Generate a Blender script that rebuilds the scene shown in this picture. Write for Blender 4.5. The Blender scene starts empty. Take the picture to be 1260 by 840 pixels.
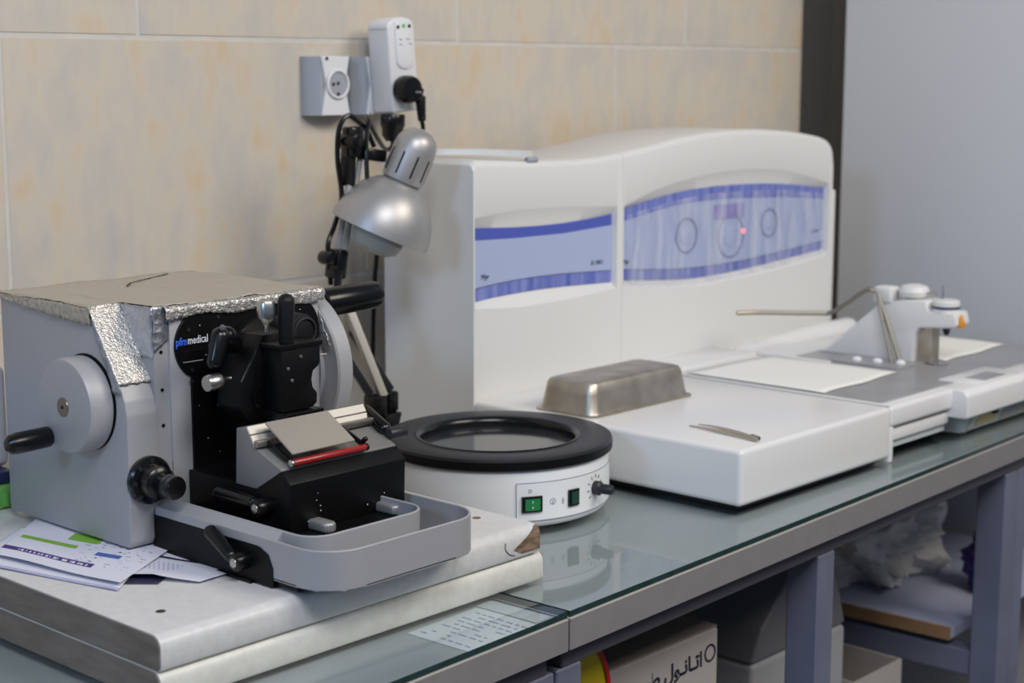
import bpy, bmesh, math, random
from mathutils import Vector, Matrix, noise
random.seed(7)
S = bpy.context.scene
COL = S.collection
PI = math.pi

# ------------------------------------------------------------------ camera
cam_d = bpy.data.cameras.new('camera')
cam = bpy.data.objects.new('camera', cam_d); COL.objects.link(cam)
YAW, PITCH = math.radians(42.557), math.radians(9.275)
fwd = Vector((math.cos(YAW)*math.cos(PITCH), math.sin(YAW)*math.cos(PITCH), -math.sin(PITCH)))
cam.location = (0, 0, 1.37)
cam.rotation_euler = fwd.to_track_quat('-Z', 'Y').to_euler()
cam_d.sensor_fit = 'HORIZONTAL'; cam_d.sensor_width = 36; cam_d.lens = 57.736
cam_d.clip_start = .02
cam_d.dof.use_dof = True; cam_d.dof.focus_distance = 1.66; cam_d.dof.aperture_fstop = 6.2
S.camera = cam

# ------------------------------------------------------------------ world, lights, exposure
S.view_settings.view_transform = 'Standard'; S.view_settings.look = 'None'
S.view_settings.gamma = 1; S.view_settings.use_curve_mapping = False
S.view_settings.exposure = 0.0
w = bpy.data.worlds.new('world'); S.world = w; w.use_nodes = True
w.node_tree.nodes['Background'].inputs[0].default_value = (.55, .70, 1.0, 1)
w.node_tree.nodes['Background'].inputs[1].default_value = .215
S.cycles.max_bounces = 8; S.cycles.transparent_max_bounces = 12
def area(name, loc, target, sx, sy, power, color):
    d = bpy.data.lights.new(name, 'AREA'); d.shape = 'RECTANGLE'; d.size = sx; d.size_y = sy
    d.energy = power; d.color = color
    o = bpy.data.objects.new(name, d); COL.objects.link(o); o.location = loc
    o.rotation_euler = (Vector(target)-Vector(loc)).to_track_quat('-Z', 'Y').to_euler()
    return o
area('window_light', (-2.3, .35, 2.45), (1.6, 1.5, .9), .6, .5, 24, (.40, .62, 1.0))
area('ceiling_light_right', (2.1, -.7, 2.75), (1.9, 1.5, .9), 1.3, .9, 37, (1.0, .915, .79))
area('ceiling_light_front', (.3, -.3, 2.75), (1.3, 1.4, .9), 1.2, .6, 32, (.97, .97, 1.0))

# ------------------------------------------------------------------ materials
def nt(m): return m.node_tree.nodes, m.node_tree.links
def mat(name, color, rough=.5, metal=0, vary=0, vscale=8, color2=None, bump=0, bscale=200, spec=.5, coat=0, stretch=(1, 1, 1), bdist=.001):
    m = bpy.data.materials.new(name); m.use_nodes = True
    N, L = nt(m); b = N['Principled BSDF']
    b.inputs['Roughness'].default_value = rough; b.inputs['Metallic'].default_value = metal
    b.inputs['Specular IOR Level'].default_value = spec; b.inputs['Coat Weight'].default_value = coat
    b.inputs['Coat Roughness'].default_value = .08
    tc = N.new('ShaderNodeTexCoord'); mp = N.new('ShaderNodeMapping'); mp.inputs['Scale'].default_value = stretch
    L.new(tc.outputs['Object'], mp.inputs[0])
    if vary or color2:
        n = N.new('ShaderNodeTexNoise'); n.inputs['Scale'].default_value = vscale; n.inputs['Detail'].default_value = 5
        L.new(mp.outputs[0], n.inputs['Vector'])
        r = N.new('ShaderNodeValToRGB'); L.new(n.outputs[0], r.inputs[0])
        c2 = color2 or tuple(c*(1-vary) for c in color)
        r.color_ramp.elements[0].position = .35; r.color_ramp.elements[1].position = .65
        r.color_ramp.elements[0].color = (*c2, 1); r.color_ramp.elements[1].color = (*color, 1)
        L.new(r.outputs[0], b.inputs['Base Color'])
    else:
        b.inputs['Base Color'].default_value = (*color, 1)
    if bump:
        n = N.new('ShaderNodeTexNoise'); n.inputs['Scale'].default_value = bscale; n.inputs['Detail'].default_value = 4
        L.new(mp.outputs[0], n.inputs['Vector'])
        bp = N.new('ShaderNodeBump'); bp.inputs['Strength'].default_value = bump; bp.inputs['Distance'].default_value = bdist
        L.new(n.outputs[0], bp.inputs['Height']); L.new(bp.outputs[0], b.inputs['Normal'])
    return m
def srgb(r, g, b):
    f = lambda c: (c/255/12.92) if c <= 10 else ((c/255+.055)/1.055)**2.4
    return (f(r), f(g), f(b))
M = {}
M['white'] = mat('white_plastic', srgb(222, 221, 217), .38, bump=.08, bscale=700)
M['gloss_white'] = mat('gloss_white', srgb(226, 225, 223), .22, bump=.03, bscale=400)
M['ivory'] = mat('ivory_plastic', srgb(228, 229, 228), .35)
M['silver'] = mat('silver_paint', srgb(166, 166, 168), .46, .15, vary=.06, vscale=900, bump=.12, bscale=1200)
M['silver_dark'] = mat('silver_side', srgb(158, 159, 162), .5, .15, vary=.05, vscale=900, bump=.12, bscale=1200)
M['black'] = mat('black_metal', srgb(9, 9, 10), .45, 0, vary=.3, vscale=60, bump=.1, bscale=900, spec=.22)
M['black_gloss'] = mat('black_plastic', srgb(12, 12, 13), .24, spec=.4)
M['black_matte'] = mat('black_rubber', srgb(14, 14, 15), .5, spec=.3)
M['dark_grey'] = mat('dark_grey_coating', srgb(34, 35, 39), .42, bump=.1, bscale=900)
M['steel'] = mat('steel', srgb(190, 188, 182), .28, 1, bump=.08, bscale=300, stretch=(1, 12, 1))
M['steel_dull'] = mat('dull_steel', srgb(202, 195, 182), .42, 1, color2=srgb(176, 166, 152), vscale=30, bump=.15, bscale=300)
M['steel_plate'] = mat('steel_plate', srgb(158, 158, 160), .3, .1, color2=srgb(148, 148, 150), vscale=14)
M['rod'] = mat('rod_metal', srgb(132, 127, 116), .35, .7)
M['blade_plate'] = mat('satin_plate', srgb(172, 164, 151), .5, .35, vary=.06, vscale=700)
M['rail'] = mat('rail_metal', srgb(205, 199, 186), .45, .3)
M['chrome'] = mat('chrome', srgb(215, 215, 215), .12, 1)
M['lamp_silver'] = mat('lamp_silver', srgb(176, 174, 172), .42, .6, vary=.04, vscale=600)
M['frost'] = mat('frosted_bulb', srgb(200, 200, 190), .35)
M['red'] = mat('red_bar', srgb(150, 28, 26), .35, coat=.4)
M['green'] = mat('green_switch', srgb(22, 120, 62), .25, coat=.5)
M['green_dark'] = mat('dark_green_switch', srgb(12, 62, 40), .25, coat=.5)
M['blue_band'] = mat('blue_band', srgb(78, 92, 178), .4)
M['blue_band_worn'] = mat('worn_blue_band', srgb(84, 97, 178), .4, color2=srgb(132, 142, 200), vscale=30, stretch=(2.4, 1, .2))
M['pale_blue'] = mat('pale_blue_panel', srgb(168, 180, 212), .4)
M['violet'] = mat('violet_display', srgb(134, 126, 192), .3, color2=srgb(150, 140, 200), vscale=90)
M['ink'] = mat('dark_ink', srgb(34, 38, 60), .6)
M['ink_grey'] = mat('grey_ink', srgb(112, 118, 140), .6)
M['dial_line'] = mat('dial_line', srgb(128, 136, 168), .6)
M['seam'] = mat('seam_grey', srgb(150, 150, 146), .6)
M['print_blue'] = mat('print_blue', srgb(60, 110, 230), .5)
M['print_white'] = mat('print_white', srgb(230, 232, 236), .5)
M['laminate'] = mat('grey_laminate', srgb(212, 211, 209), .35, color2=srgb(205, 203, 200), vscale=120, bump=.05, bscale=300)
M['laminate_low'] = mat('cream_laminate', srgb(214, 213, 204), .38, color2=srgb(206, 204, 195), vscale=110, bump=.05, bscale=300)
M['chipboard'] = mat('chipboard', srgb(124, 116, 106), .85, color2=srgb(104, 95, 86), vscale=26, bump=.5, bscale=350, stretch=(1, .6, 3))
M['raw_wood'] = mat('raw_chipboard', srgb(140, 116, 94), .8, color2=srgb(92, 74, 58), vscale=90, bump=.5, bscale=400, stretch=(1, 1, 3))
M['apron'] = mat('apron_grey', srgb(132, 129, 129), .5, vary=.06, vscale=40, bump=.05, bscale=900)
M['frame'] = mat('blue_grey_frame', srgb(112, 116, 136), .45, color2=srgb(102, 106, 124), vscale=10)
M['benchtop'] = mat('bench_laminate', srgb(156, 163, 165), .5, color2=srgb(144, 152, 153), vscale=5, stretch=(.4, 2, 1))
M['grout'] = mat('grout', srgb(206, 202, 194), .8, vary=.1, vscale=40)
M['cabinet'] = mat('cabinet_grey', srgb(206, 208, 212), .5, bump=.05, bscale=300)
M['paper'] = mat('paper_towel', srgb(236, 235, 228), .8, bump=.15, bscale=150)
M['sheet'] = mat('printed_sheet', srgb(216, 217, 228), .6)
M['sheet_purple'] = mat('purple_print', srgb(74, 48, 120), .5)
M['sheet_green'] = mat('green_print', srgb(124, 176, 60), .5)
M['sheet_blue'] = mat('blue_print', srgb(72, 100, 170), .5)
M['sheet_lilac'] = mat('lilac_print', srgb(176, 176, 206), .5)
M['sheet_dark'] = mat('dark_print', srgb(46, 44, 70), .5)
M['sheet_brown'] = mat('brown_print', srgb(96, 66, 66), .5)
M['orange'] = mat('orange_sticker', srgb(214, 138, 26), .4)
M['navy'] = mat('navy_ring', srgb(40, 52, 96), .4)
M['socket'] = mat('socket_white', srgb(222, 222, 222), .4)
M['socket_side'] = mat('socket_grey', srgb(158, 162, 168), .45)
M['led_green'] = mat('green_led', srgb(60, 190, 80), .3)
M['led_dark'] = mat('dark_red_lens', srgb(60, 20, 18), .3)
M['strip_grey'] = mat('strip_grey', srgb(178, 188, 190), .6)
M['note'] = mat('note_paper', srgb(196, 204, 206), .6)
M['dark'] = mat('dark_plastic', srgb(20, 21, 24), .6, spec=.25)
M['frame_shaded'] = mat('shaded_frame', srgb(78, 77, 84), .5)  # frame colour darkened for shade below the apron; also on a lever screw
M['holder_grey'] = mat('holder_grey', srgb(128, 126, 123), .5, .2)
M['disc'] = mat('dark_mirror_disc', srgb(40, 42, 46), .1, coat=.3)
M['dark_void'] = mat('shaded_plaster', srgb(215, 208, 196), .8)
M['vent'] = mat('vent_grey', srgb(186, 192, 190), .5)
M['sticker'] = mat('tan_sticker', srgb(198, 176, 120), .5)
M['floor'] = mat('floor_tile', srgb(96, 88, 78), .5, vary=.2, vscale=6)
M['shelf_white'] = mat('shelf_white', srgb(170, 176, 200), .5)
M['edge_brown'] = mat('shelf_edge', srgb(150, 118, 84), .7, vary=.2, vscale=60)
M['carton'] = mat('carton_grey', srgb(172, 166, 160), .7, vary=.05, vscale=20)
M['carton_top'] = mat('carton_top', srgb(140, 130, 118), .8)
M['yellow'] = mat('yellow_plastic', srgb(200, 178, 24), .45)
M['red_plastic'] = mat('red_plastic', srgb(190, 26, 34), .4)
M['bag'] = mat('plastic_bag', srgb(214, 210, 204), .3, bump=.4, bscale=30, bdist=.006)
M['purple'] = mat('purple_cloth', srgb(66, 46, 118), .7, bump=.4, bscale=40, bdist=.004)
M['bin'] = mat('grey_bin', srgb(112, 112, 116), .5)
M['bin_white'] = mat('pale_bin', srgb(160, 160, 162), .5)
M['green_box'] = mat('green_plastic', srgb(116, 186, 96), .45)
M['brass'] = mat('bronze_cap', srgb(120, 112, 100), .35, .8)

def tile_mat(name, c1, c2, c3):
    m = bpy.data.materials.new(name); m.use_nodes = True; N, L = nt(m); b = N['Principled BSDF']
    tc = N.new('ShaderNodeTexCoord'); oi = N.new('ShaderNodeObjectInfo')
    ad = N.new('ShaderNodeVectorMath'); ad.operation = 'ADD'
    sc = N.new('ShaderNodeVectorMath'); sc.operation = 'SCALE'; sc.inputs['Scale'].default_value = 37
    cb = N.new('ShaderNodeCombineXYZ'); L.new(oi.outputs['Random'], cb.inputs[0]); L.new(cb.outputs[0], sc.inputs[0])
    L.new(tc.outputs['Object'], ad.inputs[0]); L.new(sc.outputs[0], ad.inputs[1])
    mp = N.new('ShaderNodeMapping'); mp.inputs['Scale'].default_value = (1.5, 1, .75); L.new(ad.outputs[0], mp.inputs[0])
    n1 = N.new('ShaderNodeTexNoise'); n1.inputs['Scale'].default_value = 9; n1.inputs['Detail'].default_value = 3
    n2 = N.new('ShaderNodeTexNoise'); n2.inputs['Scale'].default_value = 34; n2.inputs['Detail'].default_value = 6
    L.new(mp.outputs[0], n1.inputs[0]); L.new(mp.outputs[0], n2.inputs[0])
    r = N.new('ShaderNodeValToRGB'); e = r.color_ramp.elements
    e[0].position = .34; e[0].color = (*c1, 1); e[1].position = .55; e[1].color = (*c2, 1)
    x = r.color_ramp.elements.new(.74); x.color = (*c3, 1)
    mx = N.new('ShaderNodeMath'); mx.operation = 'MULTIPLY_ADD'; mx.inputs[1].default_value = .35
    ms = N.new('ShaderNodeMath'); ms.operation = 'MULTIPLY'; ms.inputs[1].default_value = .68
    L.new(n1.outputs[0], ms.inputs[0]); L.new(n2.outputs[0], mx.inputs[0]); L.new(ms.outputs[0], mx.inputs[2])
    L.new(mx.outputs[0], r.inputs[0]); L.new(r.outputs[0], b.inputs['Base Color'])
    b.inputs['Roughness'].default_value = .42
    bp = N.new('ShaderNodeBump'); bp.inputs['Strength'].default_value = .15; bp.inputs['Distance'].default_value = .001
    L.new(n2.outputs[0], bp.inputs['Height']); L.new(bp.outputs[0], b.inputs['Normal'])
    return m
M['tile'] = tile_mat('beige_tile', srgb(188, 183, 176), srgb(204, 193, 176), srgb(206, 178, 136))

def glass_mat(name, tint, ior=1.5, rough=.02):
    m = bpy.data.materials.new(name); m.use_nodes = True; N, L = nt(m); N.remove(N['Principled BSDF'])
    t = N.new('ShaderNodeBsdfTransparent'); t.inputs[0].default_value = (*tint, 1)
    g = N.new('ShaderNodeBsdfGlossy'); g.inputs['Roughness'].default_value = rough
    f = N.new('ShaderNodeFresnel'); f.inputs[0].default_value = ior
    x = N.new('ShaderNodeMixShader'); L.new(t.outputs[0], x.inputs[1]); L.new(g.outputs[0], x.inputs[2])
    ge = N.new('ShaderNodeNewGeometry'); q = N.new('ShaderNodeMath'); q.operation = 'SUBTRACT'; q.inputs[0].default_value = 1
    L.new(ge.outputs['Backfacing'], q.inputs[1]); k = N.new('ShaderNodeMath'); k.operation = 'MULTIPLY'
    L.new(f.outputs[0], k.inputs[0]); L.new(q.outputs[0], k.inputs[1]); L.new(k.outputs[0], x.inputs[0])   # one reflection, at the outer surface
    L.new(x.outputs[0], N['Material Output'].inputs[0]); return m
M['glass'] = glass_mat('bench_glass', (.965, .976, .975), 1.52)
M['glass_edge'] = mat('glass_edge', srgb(40, 62, 62), .15, vary=.3, vscale=60)
def film_mat():
    m = bpy.data.materials.new('plastic_film'); m.use_nodes = True; N, L = nt(m); N.remove(N['Principled BSDF'])
    t = N.new('ShaderNodeBsdfTransparent'); t.inputs[0].default_value = (.96, .96, .97, 1)
    g = N.new('ShaderNodeBsdfPrincipled'); g.inputs['Base Color'].default_value = (.8, .82, .86, 1); g.inputs['Roughness'].default_value = .2
    tc = N.new('ShaderNodeTexCoord'); mp = N.new('ShaderNodeMapping'); mp.inputs['Scale'].default_value = (40, 1, 9); mp.inputs['Rotation'].default_value = (0, .25, 0)
    n = N.new('ShaderNodeTexNoise'); n.inputs['Scale'].default_value = 1; n.inputs['Detail'].default_value = 4; n.inputs['Distortion'].default_value = .6
    L.new(tc.outputs['Object'], mp.inputs[0]); L.new(mp.outputs[0], n.inputs[0])
    r = N.new('ShaderNodeMapRange'); r.inputs[1].default_value = .42; r.inputs[2].default_value = .75; r.inputs[3].default_value = .05; r.inputs[4].default_value = .42
    L.new(n.outputs[0], r.inputs[0])
    bp = N.new('ShaderNodeBump'); bp.inputs['Strength'].default_value = .6; bp.inputs['Distance'].default_value = .01
    L.new(n.outputs[0], bp.inputs['Height']); L.new(bp.outputs[0], g.inputs['Normal'])
    x = N.new('ShaderNodeMixShader'); L.new(r.outputs[0], x.inputs[0]); L.new(t.outputs[0], x.inputs[1]); L.new(g.outputs[0], x.inputs[2])
    L.new(x.outputs[0], N['Material Output'].inputs[0]); return m
M['film'] = film_mat()
def foil_mat(name, rough, base, bstr, bsc):
    m = bpy.data.materials.new(name); m.use_nodes = True; N, L = nt(m); b = N['Principled BSDF']
    b.inputs['Base Color'].default_value = (*base, 1); b.inputs['Metallic'].default_value = .85; b.inputs['Roughness'].default_value = rough
    tc = N.new('ShaderNodeTexCoord')
    v = N.new('ShaderNodeTexVoronoi'); v.inputs['Scale'].default_value = bsc; v.feature = 'F1'
    n = N.new('ShaderNodeTexNoise'); n.inputs['Scale'].default_value = bsc*.8; n.inputs['Detail'].default_value = 5; n.inputs['Distortion'].default_value = 1.2
    L.new(tc.outputs['Object'], v.inputs['Vector']); L.new(tc.outputs['Object'], n.inputs['Vector'])
    a = N.new('ShaderNodeMath'); a.operation = 'ADD'; L.new(v.outputs['Distance'], a.inputs[0]); L.new(n.outputs[0], a.inputs[1])
    bp = N.new('ShaderNodeBump'); bp.inputs['Strength'].default_value = bstr; bp.inputs['Distance'].default_value = .5/bsc
    L.new(a.outputs[0], bp.inputs['Height']); L.new(bp.outputs[0], b.inputs['Normal'])
    return m
M['foil'] = foil_mat('crumpled_foil', .42, srgb(196, 193, 188), .5, 420)
M['foil_smooth'] = foil_mat('creased_foil', .4, srgb(176, 178, 184), .35, 90)
M['foil_top'] = foil_mat('dusty_foil', .6, srgb(200, 192, 178), .35, 220)

# ------------------------------------------------------------------ object helpers
WM = {}
def wmat(o): return WM.get(o.name, Matrix.Identity(4)) if o else Matrix.Identity(4)
def thing(name, label, cat, loc=(0, 0, 0), rotz=0, group=None, kind=None):
    o = bpy.data.objects.new(name, None); COL.objects.link(o); o.empty_display_size = .05
    o.location = loc; o.rotation_euler = (0, 0, rotz)
    if label: o['label'] = label
    if cat: o['category'] = cat
    if group: o['group'] = group
    if kind: o['kind'] = kind
    WM[o.name] = Matrix.Translation(loc) @ Matrix.Rotation(rotz, 4, 'Z')
    return o
def smooth(me, ang):
    for p in me.polygons: p.use_smooth = True
    try: me.set_sharp_from_angle(angle=math.radians(ang))
    except Exception: pass
def part(name, bm, m, parent=None, local=False, ang=35, label=None, fix=True):
    if fix: bmesh.ops.recalc_face_normals(bm, faces=bm.faces)
    if not local: bmesh.ops.transform(bm, matrix=wmat(parent).inverted(), verts=bm.verts)
    me = bpy.data.meshes.new(name); bm.to_mesh(me); bm.free()
    for x in (m if isinstance(m, (list, tuple)) else [m]): me.materials.append(M[x])
    smooth(me, ang)
    o = bpy.data.objects.new(name, me); COL.objects.link(o)
    if parent: o.parent = parent; WM[o.name] = wmat(parent)
    if label: o['label'] = label
    return o
def single(name, bm, m, label, cat, loc, **kw):
    """a thing that is one mesh, origin at its base"""
    group = kw.pop('group', None)
    bmesh.ops.recalc_face_normals(bm, faces=bm.faces)
    bmesh.ops.translate(bm, vec=-Vector(loc), verts=bm.verts)
    me = bpy.data.meshes.new(name); bm.to_mesh(me); bm.free()
    for x in (m if isinstance(m, (list, tuple)) else [m]): me.materials.append(M[x])
    smooth(me, kw.get('ang', 35))
    o = bpy.data.objects.new(name, me); COL.objects.link(o); o.location = loc
    WM[o.name] = Matrix.Translation(loc)
    o['label'] = label; o['category'] = cat
    if group: o['group'] = group
    return o
def struct(o): o['kind'] = 'structure'; return o
def B(): return bmesh.new()
def box(bm, x0, x1, y0, y1, z0, z1, bev=0, seg=2, rot=None):
    r = bmesh.ops.create_cube(bm, size=1); vs = r['verts']
    for v in vs: v.co = Vector(((x0+x1)/2+v.co.x*(x1-x0), (y0+y1)/2+v.co.y*(y1-y0), (z0+z1)/2+v.co.z*(z1-z0)))
    if bev:
        es = list({e for v in vs for e in v.link_edges})
        r = bmesh.ops.bevel(bm, geom=es, offset=bev, segments=seg, profile=.5, affect='EDGES'); vs = list({v for f in r['faces'] for v in f.verts} | {v for v in vs if v.is_valid})
    if rot:  # (matrix, pivot)
        mt, pv = rot; bmesh.ops.rotate(bm, verts=vs, cent=pv, matrix=mt)
    return bm
def frame_of(d):
    d = Vector(d).normalized(); u = d.cross(Vector((0, 0, 1)))
    if u.length < 1e-3: u = Vector((1, 0, 0))
    u.normalize(); return d, u, d.cross(u)
def lathe(bm, prof, org, axis=(0, 0, 1), seg=32, sx=1.0):
    """prof: (radius, height) list along axis"""
    d, u, v = frame_of(axis); org = Vector(org); rings = []
    for r, h in prof:
        if r < 1e-6: rings.append([bm.verts.new(org+d*h)])
        else: rings.append([bm.verts.new(org+d*h+u*(r*sx*math.cos(2*PI*i/seg))+v*(r*math.sin(2*PI*i/seg))) for i in range(seg)])
    for a, b in zip(rings, rings[1:]):
        for i in range(seg):
            j = (i+1) % seg
            if len(a) == 1 and len(b) == 1: continue
            if len(a) == 1: bm.faces.new((a[0], b[i], b[j]))
            elif len(b) == 1: bm.faces.new((a[i], b[0], a[j]))
            else: bm.faces.new((a[i], b[i], b[j], a[j]))
    return bm
def cyl(bm, p0, p1, r, r1=None, bev=0, seg=24):
    p0, p1 = Vector(p0), Vector(p1); L = (p1-p0).length; r1 = r if r1 is None else r1
    b = min(bev, r*.9, L*.45)
    prof = [(0, 0), (r-b, 0)] + ([(r-b*.3, b*.3), (r, b)] if b else [(r, 0)]) + ([(r1, L-b), (r1-b*.3, L-b*.3)] if b else [(r1, L)]) + [(r1-b, L), (0, L)]
    if not b: prof = [(0, 0), (r, 0), (r1, L), (0, L)]
    return lathe(bm, prof, p0, p1-p0, seg)
def capsule(bm, p0, p1, r0, r1, seg=20, n=5):
    p0, p1 = Vector(p0), Vector(p1); L = (p1-p0).length
    prof = [(r0*math.sin(PI/2*i/n), r0-r0*math.cos(PI/2*i/n)) for i in range(n+1)] + [(r1*math.cos(PI/2*i/n), L-r1+r1*math.sin(PI/2*i/n)) for i in range(n+1)]
    return lathe(bm, prof, p0, p1-p0, seg)
def catmull(pts, n=6):
    P = [Vector(p) for p in pts]; P = [P[0]*2-P[1]] + P + [P[-1]*2-P[-2]]; out = []
    for i in range(1, len(P)-2):
        for k in range(n):
            t = k/n; a, b, c, d = P[i-1:i+3]
            out.append(.5*((2*b)+(c-a)*t+(2*a-5*b+4*c-d)*t*t+(3*b-a-3*c+d)*t**3))
    out.append(P[-2]); return out
def tube(bm, pts, r, seg=8, n=6, sm=True):
    P = catmull(pts, n) if sm else [Vector(p) for p in pts]
    rings = []; u = None
    for i, p in enumerate(P):
        t = (P[min(i+1, len(P)-1)]-P[max(i-1, 0)]).normalized()
        if u is None: _, u, _ = frame_of(t)
        u = (u-t*u.dot(t)).normalized(); v = t.cross(u)
        rings.append([bm.verts.new(p+u*(r*math.cos(2*PI*k/seg))+v*(r*math.sin(2*PI*k/seg))) for k in range(seg)])
    for a, b in zip(rings, rings[1:]):
        for k in range(seg): bm.faces.new((a[k], a[(k+1) % seg], b[(k+1) % seg], b[k]))
    bm.faces.new(rings[0][::-1]); bm.faces.new(rings[-1]); return bm
def prism(bm, poly, ax, d0, d1, bev=0, seg=2):
    """poly 2d extruded along ax: x -> (y,z), y -> (x,z), z -> (x,y)"""
    def p3(a, b, d): return {'x': (d, a, b), 'y': (a, d, b), 'z': (a, b, d)}[ax]
    A = [bm.verts.new(p3(a, b, d0)) for a, b in poly]; Bv = [bm.verts.new(p3(a, b, d1)) for a, b in poly]
    f = [bm.faces.new(A), bm.faces.new(Bv[::-1])]; n = len(poly)
    for i in range(n): f.append(bm.faces.new((A[i], Bv[i], Bv[(i+1) % n], A[(i+1) % n])))
    if bev:
        es = list({e for x in f for e in x.edges}); bmesh.ops.recalc_face_normals(bm, faces=f)
        bmesh.ops.bevel(bm, geom=es, offset=bev, segments=seg, profile=.5, affect='EDGES')
    return bm
def bar(bm, p0, p1, w, h, bev=0, up=(0, 0, 1)):
    p0, p1 = Vector(p0), Vector(p1); d = (p1-p0).normalized(); u = d.cross(Vector(up)).normalized(); v = u.cross(d)
    vs = [bm.verts.new(p+u*(a*w/2)+v*(b*h/2)) for p in (p0, p1) for a, b in ((-1, -1), (1, -1), (1, 1), (-1, 1))]
    f = [bm.faces.new(vs[:4][::-1]), bm.faces.new(vs[4:])] + [bm.faces.new((vs[i], vs[(i+1) % 4], vs[4+(i+1) % 4], vs[4+i])) for i in range(4)]
    if bev:
        bmesh.ops.recalc_face_normals(bm, faces=f)
        bmesh.ops.bevel(bm, geom=list({e for x in f for e in x.edges}), offset=bev, segments=2, profile=.5, affect='EDGES')
    return bm
def text(name, s, size, xform, m, parent, align='LEFT', depth=.0002, squeeze=1, bold=0):
    c = bpy.data.curves.new(name, 'FONT'); c.body = s; c.size = size; c.extrude = depth; c.align_x = align; c.resolution_u = 2; c.offset = bold
    o = bpy.data.objects.new(name, c); COL.objects.link(o)
    me = bpy.data.meshes.new_from_object(o.evaluated_get(bpy.context.evaluated_depsgraph_get()))
    bpy.data.objects.remove(o); bpy.data.curves.remove(c)
    bm = B(); bm.from_mesh(me); bpy.data.meshes.remove(me)
    bmesh.ops.scale(bm, vec=(squeeze, 1, 1), verts=bm.verts)
    if callable(xform):
        for v in bm.verts: v.co = Vector(xform(v.co))
    else: bmesh.ops.transform(bm, matrix=xform, verts=bm.verts)
    return part(name, bm, m, parent)
def face_y(x, y, z, roll=0, tilt=0):   # text standing in a plane that faces -y
    return Matrix.Translation((x, y, z)) @ Matrix.Rotation(roll, 4, 'Y') @ Matrix.Rotation(PI/2, 4, 'X')
def interp(P, x):
    if x <= P[0][0]: return P[0][1]
    for (a, b), (c, d) in zip(P, P[1:]):
        if x <= c: t = (x-a)/(c-a); return b+(d-b)*t
    return P[-1][1]
def smooth_curve(P, n=6):
    return [(v.x, v.y) for v in catmull([(a, b, 0) for a, b in P], n)]

# ------------------------------------------------------------------ room
WY = 1.775
bm = B(); box(bm, -4, 7, -4, 4, -.05, 0); struct(single('floor', bm, 'floor', 'brown tiled floor far below the bench', 'floor', (0, 0, -.05)))
bm = B(); box(bm, -1.5, 2.765, WY+.0012, WY+.15, 0, 2.75)
bm2 = bm; wall = single('wall_back', bm2, 'grout', 'beige tiled wall behind the bench', 'wall', (0, WY, 0)); struct(wall)
tw, th, gap = .576, .333, .005
zrow = 1.415
for k in range(-3, 5):
    z0 = zrow+(k-1)*th+gap/2; z1 = z0+th-gap
    off = 1.040 if k % 2 == 0 else 1.235
    for i in range(-5, 5):
        x0 = off+i*tw+gap/2; x1 = x0+tw-gap
        x0 = max(x0, -1.5); x1 = min(x1, 2.765)
        if x1-x0 < .02 or z1 < .1 or z0 > 2.7: continue
        bm = B(); box(bm, x0, x1, WY, WY+.008, max(z0, 0), min(z1, 2.75), .0012, 1)
        part('tile', bm, 'tile', wall)
# the dark recess past the end of the tiled wall, boxed in against light
bm = B(); box(bm, 2.62, 3.75, 2.2, 2.3, 0, 2.75); struct(single('wall_recess', bm, 'dark_void', 'plain wall deep in the narrow gap beside the grey cabinet', 'wall', (2.8, 2.2, 0)))
bm = B(); box(bm, 2.62, 2.765, WY+.151, 2.199, 0, 2.75); struct(single('wall_block_left', bm, 'dark_void', 'unseen plain wall return added to keep light out of the recess', 'wall', (2.7, 2.0, 0)))  # unseen side piece, added so no light reaches the recess
bm = B(); box(bm, 3.56, 3.75, 1.60, 2.199, 0, 2.75); struct(single('wall_block_right', bm, 'dark_void', 'unseen plain wall added behind the grey cabinet to keep the recess dark', 'wall', (3.65, 1.9, 0)))  # unseen, added to block light from the right
bm = B(); box(bm, 2.70, 3.559, WY+.01, 2.199, 2.26, 2.75); struct(single('trim_block_top', bm, 'dark_void', 'unseen plain soffit added to shut light out of the recess', 'trim', (3.1, 2.0, 2.26)))  # unseen cover, added to block light from above
# tall cabinet closing the bench on the right
cab = thing('tall_cabinet', 'plain tall grey cabinet standing at the right end of the bench', 'cabinet', (3.1, 1.2, 0))
bm = B(); box(bm, 2.75, 3.5, .75, 1.672, .02, 2.2, .006); part('body', bm, 'cabinet', cab)
bm = B(); box(bm, 2.77, 3.48, .73, .75, .06, 2.17, .004); part('door', bm, 'cabinet', cab)
bm = B(); box(bm, 2.78, 3.47, .79, 1.64, 0, .02); part('plinth', bm, 'dark', cab)

# ------------------------------------------------------------------ benches
R = math.radians(2.2)
bx, by = 1.176, 1.006
def bench(name, label, x0, x1, legs, zt):
    t = thing(name, label, 'bench', (bx, by, 0), R)
    bm = B(); box(bm, x0, x1, .001, .72, zt-.026, zt-.0085); part('tabletop', bm, 'benchtop', t, True)
    bm = B(); box(bm, x0, x1, -.004, .001, zt-.040, zt-.0075, .0006, 1); part('apron', bm, 'apron', t, True)
    bm = B(); box(bm, x0, x1, -.0042, .0035, zt-.0085, zt-.007, .0003, 1); part('edge_strip', bm, 'carton', t, True)
    bm = B(); box(bm, x0+.01, x1-.01, .014, .05, zt-.066, zt-.026, .002, 1); part('rail', bm, 'frame_shaded', t, True)  # front rail: shade under the apron put into its colour
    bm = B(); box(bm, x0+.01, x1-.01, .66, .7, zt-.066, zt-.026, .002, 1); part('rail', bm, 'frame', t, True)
    for lx in legs:
        for ly in (.014, .655):
            bm = B(); box(bm, lx, lx+.04, ly, ly+.045, 0, zt-.066 if ly < .1 else zt-.066, .002, 1); part('leg', bm, 'frame', t, True)
    return t
b2 = bench('steel_bench', 'long grey steel bench with glass top under the white machine', 0, 1.56, [-.0+.002, .515, 1.062], .85)
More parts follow.
